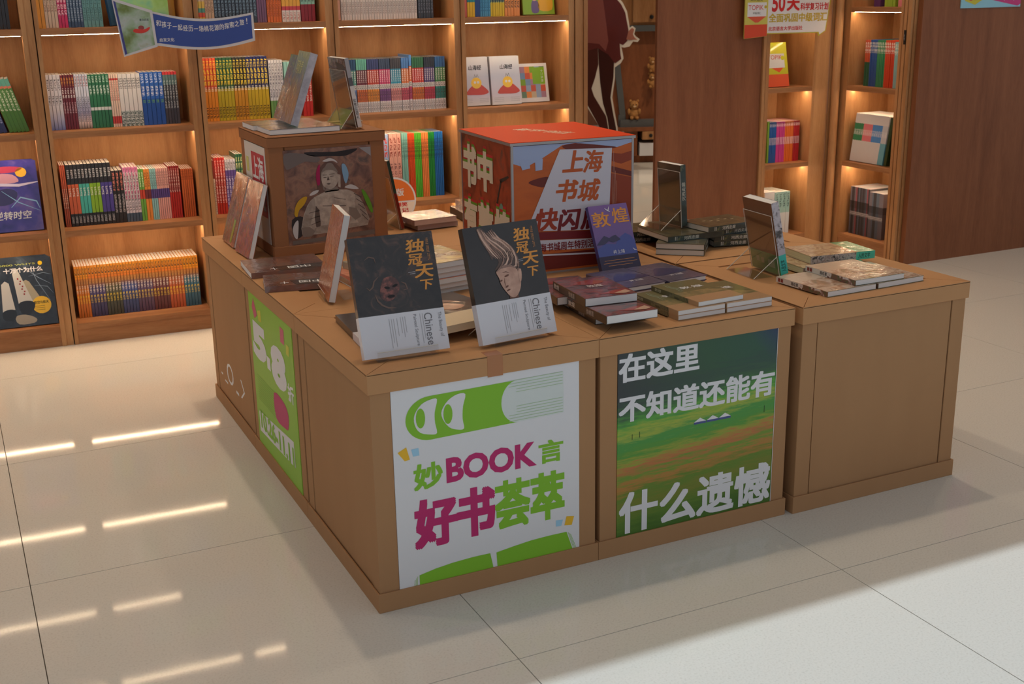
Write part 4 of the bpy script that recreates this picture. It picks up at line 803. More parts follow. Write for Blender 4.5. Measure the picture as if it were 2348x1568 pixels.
# red and black pile
REDC = noise_mat('red_black_cover', [(.3, (66, 50, 50)), (.46, (96, 66, 64)), (.54, (140, 62, 58)), (.62, (104, 84, 84))], 11, detail=2, rough=.3, coat=.8, distort=2, wrinkle=.4)
DKS = mat((52, 40, 34), .35, coat=.6)
def spine_text(o, w, h, t, s, side='L', m=None, y0=.06, y1=.5, bold=.015):
    """lettering along the spine"""
    if side == 'L': M = frame((-.0004, h, 0), (0, -1, 0), (0, 0, 1), (-1, 0, 0)); L_ = h
    elif side == 'R': M = frame((w+.0004, 0, 0), (0, 1, 0), (0, 0, 1), (1, 0, 0)); L_ = h
    else: M = frame((0, -.0004, 0), (1, 0, 0), (0, 0, 1), (0, -1, 0)); L_ = w
    e = empty('spine_title', M, o); text(e, s, (L_*y0, t*.18, L_*y1, t*.82), m or WHITE, 0, bold); return e
for x, y, z, yaw, lab in ((.653, .113, TZ, -5, 'dark spined book at the bottom of the red cover pile'), (.618, .255, TZ+.0225, -6, 'dark spined book at the back of the middle layer of the red cover pile'), (.638, .030, TZ+.0225, -1, 'red covered book at the front of the middle layer of the pile'), (.634, .132, TZ+.0450, -5, 'red covered book on top of the pile beside the standing black book')):
    o = book(lab, flat(x, y, z, yaw), .148, .212, .022, REDC, DKS, group='red and black pile')
    spine_text(o, .148, .212, .022, '敦煌', y0=.03, y1=.2, m=mat((206, 196, 186), .4)); spine_text(o, .148, .212, .022, '徐继周', y0=.5, y1=.68, m=mat((190, 176, 166), .4), bold=.01)
    shape(o, [(.05, .03), (.12, .05), (.14, .02), (.10, .01)], mat((170, 66, 56), .35, coat=.8), .0225, 'flame_print'); shape(o, smooth([(.03, .15), (.08, .18), (.12, .15), (.08, .13)], 3), mat((150, 60, 54), .35, coat=.8), .0225, 'flame_print')
    shape(o, [(.09, .02), (.135, .045), (.14, .02), (.12, .01)], mat((214, 176, 150), .35, coat=.8), .023, 'flame_print'); text(o, '敦煌', (.055, .10, .10, .125), mat((200, 190, 190), .4), .023, .01)
# olive pile
OLV = band_mat('olive_cover', [(0, (188, 150, 112)), (.3, (112, 108, 72)), (1, (104, 102, 66))], coat=.5, mottled=([(.35, (120, 116, 80)), (.5, (160, 140, 96)), (.6, (104, 102, 66)), (.75, (90, 92, 62))], 16, .28, .5))
OLS = band_mat('olive_spine', [(0, (170, 136, 100)), (.25, (84, 82, 56)), (1, (92, 90, 58))], coat=.3, mottled=([(.4, (70, 72, 52)), (.55, (120, 116, 84)), (.7, (84, 82, 56))], 60, .2, .6))
for x, y, z, yaw, lab in ((.857, .042, TZ, 1, 'olive book at the bottom left of the olive pile'), (1.010, .044, TZ, 1, 'olive book at the bottom right of the olive pile'), (.855, .040, TZ+.0137, 1, 'olive book in the middle left of the olive pile'), (1.008, .042, TZ+.0137, 1, 'olive book in the middle right of the olive pile'), (.921, .046, TZ+.0274, 3, 'olive book with white title lying on top of the olive pile')):
    o = book(lab, flat(x, y, z, yaw), .149, .210, .0135, OLV, OLS, group='olive book pile')
    text(o, '敦', (.045, .13, .078, .152), WHITE, .014, .01); text(o, '煌', (.085, .13, .118, .152), WHITE, .014, .01)
    shapes(o, [arc([(.03, .20), (.025, .17), (.032, .14), (.028, .11)], .0015), arc([(.036, .20), (.033, .17), (.040, .14), (.036, .11)], .001)], mat((150, 170, 150), .4), .014, 'stream_print')
    spine_text(o, .149, .21, .0135, '敦煌', y0=.08, y1=.22, m=mat((200, 196, 170), .4), bold=0)
# pale botanical pile at the right
BOT = band_mat('botanical_cover', [(0, (120, 124, 90)), (.14, (206, 186, 166)), (1, (220, 210, 200))], coat=.8, wrinkle=.15, mottled=([(.3, (112, 110, 80)), (.42, (176, 136, 110)), (.5, (214, 196, 180)), (.6, (150, 116, 92)), (.75, (216, 206, 198))], 15, .0, .62))
BOTS = band_mat('botanical_spine', [(0, (100, 104, 70)), (.3, (206, 200, 192)), (1, (216, 212, 208))], coat=.4, mottled=([(.4, (92, 96, 66)), (.52, (120, 76, 66)), (.6, (210, 202, 196))], 40, .0, .55))
for x, y, z, yaw, lab in ((1.344, .043, TZ, 2, 'pale botanical book at the front left of its pile'), (1.530, .050, TZ, 3, 'pale botanical book at the right end of its pile, mostly covered'), (1.452, .056, TZ+.0165, 0, 'pale botanical book on top of its pile with bright glare')):
    o = book(lab, flat(x, y, z, yaw), .178, .215, .016, BOT, BOTS, group='pale botanical pile')
    spine_text(o, .178, .215, .016, '观花草', y0=.30, y1=.44, m=mat((60, 50, 46), .5), bold=.01); spine_text(o, .178, .215, .016, '■■', y0=.04, y1=.14, m=mat((130, 56, 50), .5), bold=0)
PAINT = [(.3, (120, 100, 70)), (.42, (184, 150, 112)), (.5, (206, 184, 150)), (.6, (160, 120, 92)), (.75, (196, 180, 140))]
GBC = band_mat('painted_cover_green_band', [(0, (190, 160, 120)), (.72, (60, 170, 120))], axis=0, coat=.9, wrinkle=.2, mottled=(PAINT, 22, 0, .68))
GBS = band_mat('painted_spine_green_band', [(0, (170, 140, 110)), (.70, (60, 190, 160))], axis=0, coat=.4, mottled=([(.35, (60, 56, 54)), (.5, (190, 176, 168)), (.65, (160, 140, 130))], 70, 0, .70))
CREAMP = noise_mat('cream_page_edges', [(.35, (196, 186, 150)), (.65, (214, 204, 170))], 3, (1, 1, 160), 1, rough=.7)
book('painted cover book under the green banded one', flat(1.462, .292, TZ, -3), .215, .150, .0195, GBC, GBS, side='B', pages=CREAMP)
o = book('painted cover book with a green end band on top of its twin', flat(1.510, .318, TZ+.0200, -7), .225, .150, .024, GBC, GBS, side='B', pages=CREAMP); spine_text(o, .225, .15, .024, '人民文学', 'B', y0=.74, y1=.92, m=INK, bold=.0)
# standing book seen from behind with the green foot
GRB = band_mat('brown_back_green_foot', [(0, (84, 150, 96)), (.27, (112, 74, 54)), (1, (104, 70, 54))], coat=.7); GRSP = band_mat('floral_spine_teal_foot', [(0, (60, 196, 186)), (.27, (190, 186, 196))], coat=.4, mottled=([(.35, (70, 62, 60)), (.5, (190, 184, 192)), (.7, (206, 200, 206))], 45, .35, 1.1))
b = book('brown backed book with a green foot on a clear stand, seen from behind', standing((1.392, .375, .6035), -93.3, -12.2, .148, .026), .148, .222, .026, GRB, GRSP, side='R')
spine_text(b, .148, .222, .026, '人民文学', 'R', y0=.04, y1=.2, m=mat((30, 70, 70), .5), bold=.01)
shapes(b, [[(.09, .018), (.125, .018), (.125, .042), (.09, .042)], [(.03, .026), (.045, .026), (.045, .043), (.03, .043)], [(.055, .024), (.07, .024), (.07, .041), (.055, .041)]], mat((150, 170, 140), .4), .0265, 'barcode_print')
stand_prop('clear acrylic stand behind the brown book with the green foot', (1.418, .375, TZ), 86.7, 12.2, .145, .185, .026, leg=.09)
# dark green pile at the back right
DG = noise_mat('dark_green_cover', [(.35, (70, 68, 52)), (.55, (98, 92, 66)), (.7, (64, 66, 50))], 18, detail=4, rough=.3, coat=.8, wrinkle=.2); DGS = noise_mat('dark_green_spine', [(.3, (40, 52, 50)), (.6, (52, 66, 60)), (.75, (110, 112, 70))], 40, rough=.35, coat=.5)
WG2 = mat((206, 204, 190), .45)
def dgb(lab, x, y, z, yaw, w=.21, d=.15, t=.0185, side='B'):
    o = book(lab, flat(x, y, z, yaw), w, d, t, DG, DGS, side=side, pages=mat((206, 200, 190), .7), group='dark green book pile')
    spine_text(o, w, d, t, '河西走廊', side, y0=.28, y1=.55, m=WG2, bold=.01); spine_text(o, w, d, t, 'II', side, y0=.12, y1=.16, m=WG2, bold=0)
    return o
dgb('dark green book at the bottom of the angled pair with white page edges', 1.235, .745, TZ, -40, w=.155, d=.21, side='R'); dgb('dark green book second in the angled pair with white page edges', 1.235, .745, TZ+.019, -40, w=.155, d=.21, side='R')
dgb('dark green book lying in shadow at the back left of the pile', 1.215, .945, TZ, -10); dgb('dark green book second in the shadowed back left stack', 1.22, .94, TZ+.019, -8)
dgb('dark green book at the bottom right of the pile, behind the green footed book', 1.462, .748, TZ, -12); dgb('dark green book second at the right of the pile', 1.462, .746, TZ+.019, -13)
dgb('wide dark green book lying across the pile under the standing one', 1.272, .730, TZ+.038, -2, d=.2); dgb('dark green book third at the right of the pile', 1.484, .745, TZ+.038, -1, w=.2)
o = dgb('dark green book on the very top of the pile', 1.418, .716, TZ+.057, 5, w=.205, d=.145); shapes(o, [[(.05+.02*k, .09-.012*(k % 3)), (.062+.02*k, .09-.012*(k % 3)), (.062+.02*k, .095-.012*(k % 3)), (.05+.02*k, .095-.012*(k % 3))] for k in range(6)], mat((190, 180, 150), .4), .019, 'title_marks')
DKB = noise_mat('dark_olive_back', [(.35, (54, 48, 36)), (.7, (74, 64, 46))], 7, rough=.3, coat=.8, wrinkle=.2)
b = book('dark olive book standing on top of the dark green pile, seen from behind', standing((1.375, .875, .6655), -85.7, -4, .123, .022), .123, .203, .022, DKB, DGS, side='R')
spine_text(b, .123, .203, .022, '河西走廊', 'R', y0=.42, y1=.72, m=WG2, bold=.01); shapes(b, [[(.085, .015), (.108, .015), (.108, .040), (.085, .040)]], mat((120, 112, 90), .4), .0225, 'barcode_print')
stand_prop('clear acrylic stand behind the dark olive standing book', (1.3985, .875, .6605), 94.3, 4, .12, .185, .022, leg=.085)
# pile behind the two black standing books
YC = noise_mat('pale_yellow_cover', [(.4, (206, 190, 130)), (.6, (160, 150, 140))], 9, rough=.25, coat=.9, wrinkle=.4); SAL = mat((226, 140, 110), .3, coat=.9, wrinkle=.3)
for k in range(6):
    book('%s in the wrapped pile behind the black books' % ('pale yellow book on top', 'salmon covered book second from the top', 'grey edged book third from the top', 'grey edged book fourth from the top', 'grey edged book fifth from the top', 'grey edged book at the bottom')[5-k], flat(.400+(.004, .0, .012, .006, .010, -.004)[k], .585+(.02, .008, 0, .004, -.004, -.012)[k], TZ+.0163*k, 9), .150, .215, .016, (SAL, SAL, SAL, SAL, SAL, YC)[k], mat((196, 194, 192), .5), group='wrapped pile')
book('salmon book at the bottom of the low pile beside the orange standing book', flat(.256, .762, TZ, 11), .14, .20, .024, SAL, group='low wrapped pile'); book('pale yellow book on top of the low pile beside the orange standing book', flat(.290, .80, TZ+.0245, 11), .12, .17, .02, YC, group='low wrapped pile')
# orange book seen from its fore edge
ORB = noise_mat('copper_cover', [(.35, (176, 96, 62)), (.6, (206, 126, 86)), (.75, (120, 80, 66))], 7, rough=.25, coat=1, wrinkle=.5)
book('copper coloured wrapped book standing edge on in a clear stand', standing((.125, .738, .6085), -98, 13.2, .186, .02), .186, .246, .02, ORB, ORB, group=None)
stand_prop('clear acrylic stand under the copper coloured edge on book', (.125, .738, TZ), -98, 13.2, .12, .16, .02)
# two wrapped books leaning on the buddha cube
LB = noise_mat('copper_violet_cover', [(.3, (150, 86, 62)), (.5, (176, 104, 78)), (.62, (120, 84, 88)), (.75, (150, 112, 84))], 8, detail=3, rough=.25, coat=1, wrinkle=.6)
book('copper wrapped book leaning on the buddha cube, nearer of the two', standing((.052, 1.408, TZ+.0052), -87, 16.0, .155, .016), .155, .244, .016, LB, LB, group='wrapped books leaning on the buddha cube'); o = book('copper wrapped book with a lime mark leaning on the buddha cube, farther one', standing((.052, 1.61, TZ+.0055), -90, 16.5, .17, .016), .17, .243, .016, LB, LB, group='wrapped books leaning on the buddha cube'); shape(o, [(.10, .01), (.125, .01), (.135, .09), (.11, .09)], mat((150, 170, 60), .3, coat=1), .0165, 'lime_mark')
# two wrapped books lying in front of the buddha cube
PK = noise_mat('grey_rose_cover', [(.35, (96, 66, 60)), (.5, (130, 92, 84)), (.65, (112, 100, 98))], 9, detail=3, rough=.22, coat=1, wrinkle=.6)
for x, y, yaw, w_, d_, lab in ((-.028, 1.062, -4, .235, .20, 'wrapped book lying flat right in front of the buddha cube'), (-.035, .872, -12, .20, .15, 'wrapped book lying flat behind the copper edge on book')):
    o = book(lab, flat(x+.028 if x < 0 else x, y, TZ, yaw), w_, d_, .018, PK, PK, side='B', group='wrapped books lying flat before the buddha cube')
    shape(o, [(.09, .0), (w_, .0), (w_, .06), (.075, .06)], mat((62, 54, 54), .3, coat=1, wrinkle=.5), .0185, 'title_block'); e = empty('printed_title', T(w_*.5, .03, .019, math.pi), o); text(e, '中国', (-.07, -.015, .0, .015), WHITE, 0, .01); text(e, '十', (.03, -.015, .055, .015), WHITE, 0, .01)
# on top of the buddha cube
ZT = .991
SIL = noise_mat('dark_silver_wrapped', [(.35, (66, 62, 62)), (.55, (120, 112, 112)), (.7, (60, 58, 60))], 10, rough=.2, coat=1, wrinkle=.8)
book('wrapped book lying on the front edge of the buddha cube top', flat(.166, 1.365, ZT, 1), .235, .158, .017, SIL, SIL, side='R', group='wrapped books lying on the buddha cube'); book('wrapped book lying at the back left on the buddha cube top', flat(.152, 1.530, ZT, 0), .235, .155, .017, SIL, SIL, side='R', group='wrapped books lying on the buddha cube')
GP = band_mat('wrapped_grey_green_cover', [(0, (122, 94, 80)), (.5, (96, 88, 80)), (.78, (130, 140, 110)), (1, (160, 164, 120))], interp='LINEAR', coat=1, wrinkle=.6); GPS = noise_mat('lavender_grey_edge', [(.3, (150, 146, 156)), (.7, (190, 186, 196))], 30, rough=.3, coat=1, wrinkle=.8)
b = book('thick wrapped book with pale green head leaning on the buddha cube top', standing((.250, 1.487, ZT+.0268), -94, 19.7, .17, .026), .17, .24, .026, GP, GPS, side='R'); text(b, '阿勒泰', (.03, .165, .12, .21), mat((196, 190, 120), .4), .0265)
GP2 = noise_mat('wrapped_grey_rose_cover', [(.35, (120, 90, 78)), (.5, (104, 96, 90)), (.65, (150, 110, 96))], 8, rough=.25, coat=1, wrinkle=.6)
book('thinner wrapped book leaning behind the one with the pale green head', standing((.262, 1.632, ZT+.0242), -90, 20.5, .11, .018), .11, .226, .018, GP2, GP2, side='R')
STB = noise_mat('dark_brown_back', [(.35, (74, 56, 48)), (.7, (112, 82, 62))], 6, rough=.25, coat=1, wrinkle=.3); STS = band_mat('white_black_spine', [(0, (206, 200, 196)), (.6, (70, 62, 62)), (.72, (150, 146, 150))], coat=1, wrinkle=.6)
b = book('dark backed book with white spine in a clear stand on the buddha cube', standing((.468, 1.478, ZT+.003), -88, -9, .165, .015), .165, .228, .015, STB, STS, side='R', group=None)
spine_text(b, .165, .228, .015, '大国的博弈', 'R', y0=.12, y1=.42, m=INK, bold=.0); shape(b, [(.08, .195), (.15, .185), (.15, .205), (.08, .215)], mat((110, 104, 100), .4), .0155, 'label_print')
stand_prop('clear acrylic stand on top of the buddha cube', (.483, 1.478, ZT), 92, 9, .155, .19, .015, leg=.055)
# books behind the buddha cube
b = book('book with a dark green and red spine in a clear stand behind the buddha cube', standing((.668, 1.632, .6035), -90, -10.5, .15, .012), .15, .252, .012, mat((150, 120, 104), .35, coat=.6), band_mat('green_red_spine', [(0, (122, 26, 18)), (.52, (34, 66, 58))], coat=.4), side='R')
stand_prop('clear acrylic stand behind the buddha cube under the red and green spine', (.680, 1.632, TZ), 90, 10.5, .14, .19, .012, leg=.09)
SILV = noise_mat('silver_wrapped', [(.35, (150, 130, 124)), (.6, (176, 160, 156))], 8, rough=.15, coat=1, wrinkle=.9)
book('lilac edged book lowest behind the buddha cube', flat(.715, 1.515, TZ, 5), .165, .17, .018, SILV, pages=mat((170, 146, 140), .7), group='shiny wrapped books at the back'); book('shiny wrapped book with glare lying behind the buddha cube', flat(.70, 1.507, TZ+.0185, 5), .172, .17, .02, SILV, pages=mat((196, 170, 160), .7), group='shiny wrapped books at the back')
book('silver wrapped book on the rear cube beside the orange cube, lower one', flat(.93, 1.60, TZ, -6), .16, .17, .03, SILV, mat((40, 36, 36), .4), side='L', group='silver wrapped books at the back'); book('silver wrapped book on the rear cube beside the orange cube, upper one', flat(.945, 1.61, TZ+.0305, -10), .16, .17, .022, SILV, group='silver wrapped books at the back')

# ------------------------------------------------------------------ face out books in the bookcases
def shelf_stand(s, t, z, tilt, w, th, yaw=0):
    p = S0+SU*s+SN*t; return standing((p.x, p.y, z), math.degrees(SROT)+yaw, tilt, w, th)
SPACE = noise_mat('violet_space_cover', [(.3, (30, 34, 110)), (.48, (70, 60, 160)), (.6, (110, 90, 170)), (.72, (40, 90, 170))], 7, detail=4, rough=.2, coat=1, wrinkle=.15)
for k in range(3, -1, -1):
    o = book('blue violet space picture book facing out, %s' % ('front copy with a gold seal', 'second copy', 'third copy', 'rear copy')[k], shelf_stand(-.556-.004*k, .075+.022*k, B2+.004, 9, .205, .012), .205, .288, .012, SPACE, mat((24, 26, 40), .4), group='blue violet space picture books')
    if not k:
        text(o, '逆转时空', (.018, .050, .165, .085), WHITE, .0126, .015, .1); shape(o, ell(.143, .243, .022, .020), mat((240, 190, 40), .3, coat=1), .0126, 'gold_seal')
        shape(o, smooth([(.01, .26), (.08, .27), (.15, .262), (.12, .245), (.04, .245)], 3), mat((196, 60, 90), .3, coat=1), .0126, 'cloud_print'); shapes(o, [arc([(.09, .10), (.13, .14), (.19, .12), (.20, .09)], .003), arc([(.06, .17), (.12, .12), (.2, .08)], .002)], mat((150, 200, 240), .3, coat=1), .0126, 'light_streak')
        shapes(o, [arc([(0.0, .185), (.06, .196), (.13, .190), (.205, .20)], .006)], mat((214, 206, 236), .2, coat=1), .0126, 'light_streak'); shape(o, smooth([(.0, .215), (.05, .24), (.11, .235), (.13, .205), (.07, .2), (.02, .203)], 3), mat((206, 150, 170), .3, coat=1), .0124, 'nebula_print'); shape(o, smooth([(.02, .16), (.08, .18), (.12, .16), (.10, .12), (.05, .11), (.02, .13)], 3), mat((50, 44, 100), .3, coat=1), .0124, 'nebula_print')
ROCKET = noise_mat('night_gantry_cover', [(.35, (30, 34, 42)), (.6, (48, 56, 66)), (.75, (90, 106, 120))], 12, (1, 1, 1), 4, rough=.25, coat=.8)
for k in range(4, -1, -1):
    o = book('black picture book with rockets facing out, %s' % ('front copy', 'second copy', 'third copy', 'fourth copy', 'rear copy')[k], shelf_stand(-.563-.004*k, .045+.015*k, B1+.004, 11, .235, .010), .235, .285, .010, ROCKET, mat((20, 22, 26), .4), group='black science books with rockets')
    if not k:
        text(o, '十万个为什么', (.045, .228, .200, .250), WHITE, .0106, .03); shape(o, ell(.178, .085, .038, .037), mat((244, 196, 30), .35, coat=.8), .0106, 'yellow_disc'); text(o, '航空与航天', (.149, .090, .207, .103), INK, .0110, .01)
        shapes(o, [[(.150, .08-.008*k_), (.19, .08-.008*k_), (.19, .0815-.008*k_), (.150, .0815-.008*k_)] for k_ in range(3)], mat((120, 90, 20), .4), .0110, 'small_print')
        RW = mat((206, 204, 198), .35, coat=.8)
        shape(o, [(.078, .225), (.085, .245), (.098, .245), (.106, .225), (.148, .095), (.090, .075)], RW, .0106, 'rocket_print'); shape(o, [(.030, .185), (.045, .198), (.060, .187), (.072, .075), (.022, .065)], RW, .0106, 'rocket_print'); shape(o, [(.112, .19), (.128, .196), (.140, .188), (.200, .07), (.160, .055)], mat((176, 166, 140), .35, coat=.8), .0104, 'rocket_print')
        shape(o, smooth([(.088, .098), (.120, .108), (.150, .098), (.146, .07), (.12, .05), (.094, .06)], 3), mat((24, 24, 26), .3, coat=.8), .0109, 'nozzle_print'); shape(o, smooth([(.022, .068), (.050, .078), (.074, .07), (.07, .04), (.045, .03), (.022, .04)], 3), mat((24, 24, 26), .3, coat=.8), .0109, 'nozzle_print'); shape(o, smooth([(.07, .045), (.11, .05), (.15, .03), (.14, .012), (.08, .012)], 3), mat((170, 160, 140), .35, coat=.8), .0105, 'rocket_print')
        shapes(o, [[(.094+.003*i+(.006 if i % 2 else 0), .20-.011*i), (.100+.003*i+(.006 if i % 2 else 0), .20-.011*i), (.100+.003*i+(.006 if i % 2 else 0), .206-.011*i), (.094+.003*i+(.006 if i % 2 else 0), .206-.011*i)] for i in range(7)], mat((150, 40, 40), .4), .0109, 'checker_print'); shape(o, ell(.192, .262, .009, .009), mat((236, 200, 30), .35), .0106, 'yellow_disc'); text(o, '10000 WHYS', (.02, .259, .172, .266), mat((190, 196, 80), .4), .0106)
        shapes(o, [arc([(.135, .24), (.18, .20), (.225, .17)], .0015), arc([(.15, .26), (.17, .19), (.215, .10)], .0012), arc([(.14, .21), (.2, .22), (.23, .21)], .001), arc([(.16, .17), (.21, .16), (.23, .13)], .001)], mat((140, 160, 180), .35, coat=.8), .0106, 'gantry_print')
GL = sm('leaning_green', [(0, (76, 128, 40)), (.4, (84, 140, 60)), (.82, (226, 130, 100)), (.86, (100, 170, 150))], [((226, 232, 200), .4, .8, 30)]); BL_ = sm('leaning_indigo', [(0, (40, 50, 100)), (1, (50, 60, 120))], [((160, 170, 210), .2, .8, 30)])
for i in range(5):
    spine_book(nth('green book leaning over on its shelf', i, 5), 'leaning green books', shelf_M(-.535+.0155*i, .10, B3) @ Matrix.Rotation(R(-15), 4, 'Y'), .0145, .222, .15, GL)
for i in range(5):
    spine_book(nth('indigo book leaning left of green ones', i, 5), 'leaning indigo books', shelf_M(-.620+.0155*i, .10, B3) @ Matrix.Rotation(R(-15), 4, 'Y'), .0145, .20, .15, BL_)
run(shelf_M, -.545, -.478, 5, B4, .23, .15, sm('black_row', [(0, (38, 38, 44)), (1, (46, 46, 52))]), 'black book on the upper shelf at the left edge', 'black books at the left edge')
run(shelf_M, -.735, -.700, 4, B1, .2, .15, sm('amber_row', [(0, (226, 150, 50)), (1, (226, 150, 50))], [((120, 60, 20), .2, .8, 30)]), 'amber book at the far left of the lowest shelf', 'amber books at the left edge')
GRP = noise_mat('meadow_picture_cover', [(.3, (120, 170, 60)), (.5, (150, 196, 120)), (.65, (110, 180, 150)), (.75, (206, 130, 80))], 9, detail=3, rough=.3, coat=.6)
book('dark blue picture book angled beside the green meadow book', shelf_stand(-.06, .13, B4+.004, 8, .075, .012, 40), .10, .25, .012, mat((44, 80, 120), .3, coat=.6), group=None)
book('green meadow picture book facing out above the blue banner', shelf_stand(.045, .10, B4+.004, 8, .20, .012), .20, .25, .012, GRP); book('yellow picture book facing out beside the meadow book', shelf_stand(.155, .17, B4+.004, 6, .05, .012), .05, .25, .012, mat((226, 176, 50), .35, coat=.5))
# fifth bookcase: picture books facing out
b = book('lime green cartoon picture book facing out on the shelf beside the passage', shelf_stand(1.862, .115, B4+.004, 9, .165, .012), .165, .25, .012, mat((150, 196, 60), .3, coat=.7)); shape(b, smooth([(.085, .02), (.15, .02), (.155, .08), (.14, .11), (.10, .11), (.082, .07)], 3), mat((240, 190, 60), .35, coat=.7), .0125, 'round_figure'); shape(b, smooth([(.047, .01), (.08, .01), (.085, .05), (.06, .07), (.045, .05)], 3), mat((120, 110, 160), .35), .0125, 'child_figure'); shape(b, ell(.062, .075, .013, .013), mat((236, 196, 170), .4), .013, 'child_figure'); shape(b, smooth([(.048, .08), (.062, .094), (.077, .082), (.062, .084)], 3), INK, .0135, 'child_figure')
WHC = band_mat('white_myth_cover', [(0, (222, 218, 216)), (.22, (206, 200, 216)), (.6, (196, 200, 220)), (1, (226, 228, 234))], interp='LINEAR', coat=1, wrinkle=.25)
for j, s in enumerate((1.520, 1.676)):
    for k in range(2, -1, -1):
        o = book('white myth picture book facing out, %s of the %s pair' % (('front copy', 'second copy', 'rear copy')[k], ('left', 'right')[j]), shelf_stand(s+.002*k, .085+.016*k+.012*(1-j), B3+.004, 9, .150, .012), .150, .225, .012, WHC, group='white myth picture books')
        if k: continue
        shape(o, smooth([(.03, .055), (.06, .09), (.10, .10), (.13, .08), (.145, .06), (.12, .05), (.07, .05)], 3), mat((196, 70, 50), .35, coat=1), .0126, 'flame_print'); shape(o, ell(.085, .105, .026, .026), mat((240, 196, 60), .35, coat=1), .013, 'round_figure'); shapes(o, [arc([(.075, .13), (.08, .145), (.085, .132), (.092, .145), (.098, .13)], .0015)], INK, .0134, 'zigzag_mark'); shapes(o, [ell(.078, .108, .006, .006), ell(.094, .108, .006, .006)], WHITE, .0134, 'eye_print')
        text(o, '山海经', (.05, .165, .115, .188), INK, .0126, .01, .15); shapes(o, [[(.01, .015+.008*i), (.06, .015+.008*i), (.06, .0165+.008*i), (.01, .0165+.008*i)] for i in range(3)]+[[(.095, .015+.008*i), (.142, .015+.008*i), (.142, .0165+.008*i), (.095, .0165+.008*i)] for i in range(3)], LGREY, .0126, 'small_print')
b = book('patchwork cover board book facing out at the right of the white ones', shelf_stand(1.838, .13, B3+.004, 13, .165, .012), .165, .185, .012, WHITE)
pc = [(110, 140, 110), (150, 170, 200), (130, 170, 40), (226, 140, 60), (170, 130, 150), (206, 90, 60), (200, 180, 150), (120, 150, 190)]
for i in range(5):
    for j in range(5): shape(b, [(.02+.026*i, .02+.03*j), (.046+.026*i, .02+.03*j), (.046+.026*i, .05+.03*j), (.02+.026*i, .05+.03*j)], mat(pc[(i*3+j*5+i*j) % 8], .35, coat=.6), .0125, 'patch_print')
shape(b, [(.085, .085), (.15, .085), (.15, .165), (.085, .165)], mat((130, 180, 30), .35, coat=.6), .013, 'title_patch'); text(b, '十二生肖', (.13, .095, .142, .155), WHITE, .0135, rot=1)

# ------------------------------------------------------------------ passage, brown wall panel, corner bookcases
structure(MB().box(2.515, 2.77, 0, 3.165, 2.79, CEIL).build('wall_panel', PANEL))
LX = 3.167
cb = bookcase('narrow oak corner bookcase facing the aisle beside the brown wall panel', T(LX, 2.77, 0), .46, .048, .345, group='oak corner bookcases')
MB().box(-.0, -.012, 0, .018, .0, TOPZ).build('front_moulding', OAK, cb); MB().box(.024, -.006, 0, .046, .0, TOPZ).build('front_moulding', OAK, cb)
RM = frame((3.68, 2.785, 0), (0, -1, 0), (1, 0, 0), (0, 0, 1))
cb2 = bookcase('narrow oak corner bookcase facing left against the large end panel', RM, .56, .095, .465, group='oak corner bookcases')
MB().prism(ell(3.652, 2.746, .022, .022, 16), 0, TOPZ).build('corner_bead', OAK, cb2, RM.inverted()); MB().box(3.632, 2.772, 0, 3.678, 2.784, TOPZ).build('corner_filler', OAK, cb2, RM.inverted())
MB().box(.500, -.010, 0, .520, 0, TOPZ).build('front_moulding', OAK, cb2); MB().box(.530, -.014, 0, .555, 0, TOPZ).build('front_moulding', OAK, cb2)
structure(MB().box(3.70, 2.19, 0, 7.0, 2.222, CEIL).build('wall_right', PANEL))
def L_M(s, t, z): return T(LX+s, 2.77+t, z)
def R_M(s, t, z): return RM @ T(s, t, z)
run(L_M, .105, .118, 1, B2, .225, .17, sm('grass_edge', [(0, (120, 170, 60)), (1, (120, 170, 60))]), 'grass green book at the left of the colourful corner set', None, t0=.06)
for s0, s1, n, c, nm in ((.118, .165, 5, (30, 96, 176), 'blue'), (.165, .222, 5, (214, 66, 150), 'pink'), (.222, .282, 5, (232, 112, 40), 'orange'), (.282, .325, 4, (190, 36, 46), 'red')):
    run(L_M, s0, s1, n, B2, .22, .17, sm('corner_'+nm, [(0, c), (.5, c), (.62, c), (.94, tuple(int(v*.8) for v in c))], [((240, 226, 230), .44, .62, 60), ((240, 230, 230), .88, .96, 30)], width=.42), 'slim %s book in the colourful corner set' % nm, 'slim %s corner books' % nm, t0=.06)
run(L_M, .105, .175, 2, B1, .24, .17, sm('corner_white', [(0, (226, 226, 226)), (1, (230, 230, 230))]), 'white book on the lowest corner shelf', 'white corner books', t0=.06)
run(L_M, .177, .28, 4, B1, .235, .17, sm('corner_mint', [(0, (220, 224, 226)), (.5, (166, 206, 200)), (1, (166, 206, 200))], [((70, 100, 100), .62, .95, 26)]), 'mint and white book on the lowest corner shelf', 'mint corner books', t0=.06)
TOP1 = band_mat('lime_orange_cover', [(0, (228, 90, 50)), (.28, (206, 206, 40))], coat=.7)
b = book('lime and orange language book facing out in the corner bookcase', standing((LX+.145, 2.815, B3+.004), 0, 12, .16, .015), .16, .235, .015, TOP1)
shape(b, [(.02, .10), (.14, .10), (.14, .175), (.02, .175)], WHITE, .0155, 'white_box'); text(b, 'TOPIK', (.03, .145, .125, .168), mat((200, 60, 50), .4), .016); shape(b, [(.05, .10), (.13, .10), (.10, .075)], mat((228, 90, 50), .4), .0155, 'arrow_print'); shape(b, ell(.128, .152, .012, .012), mat((206, 206, 40), .4), .0163, 'lime_disc')
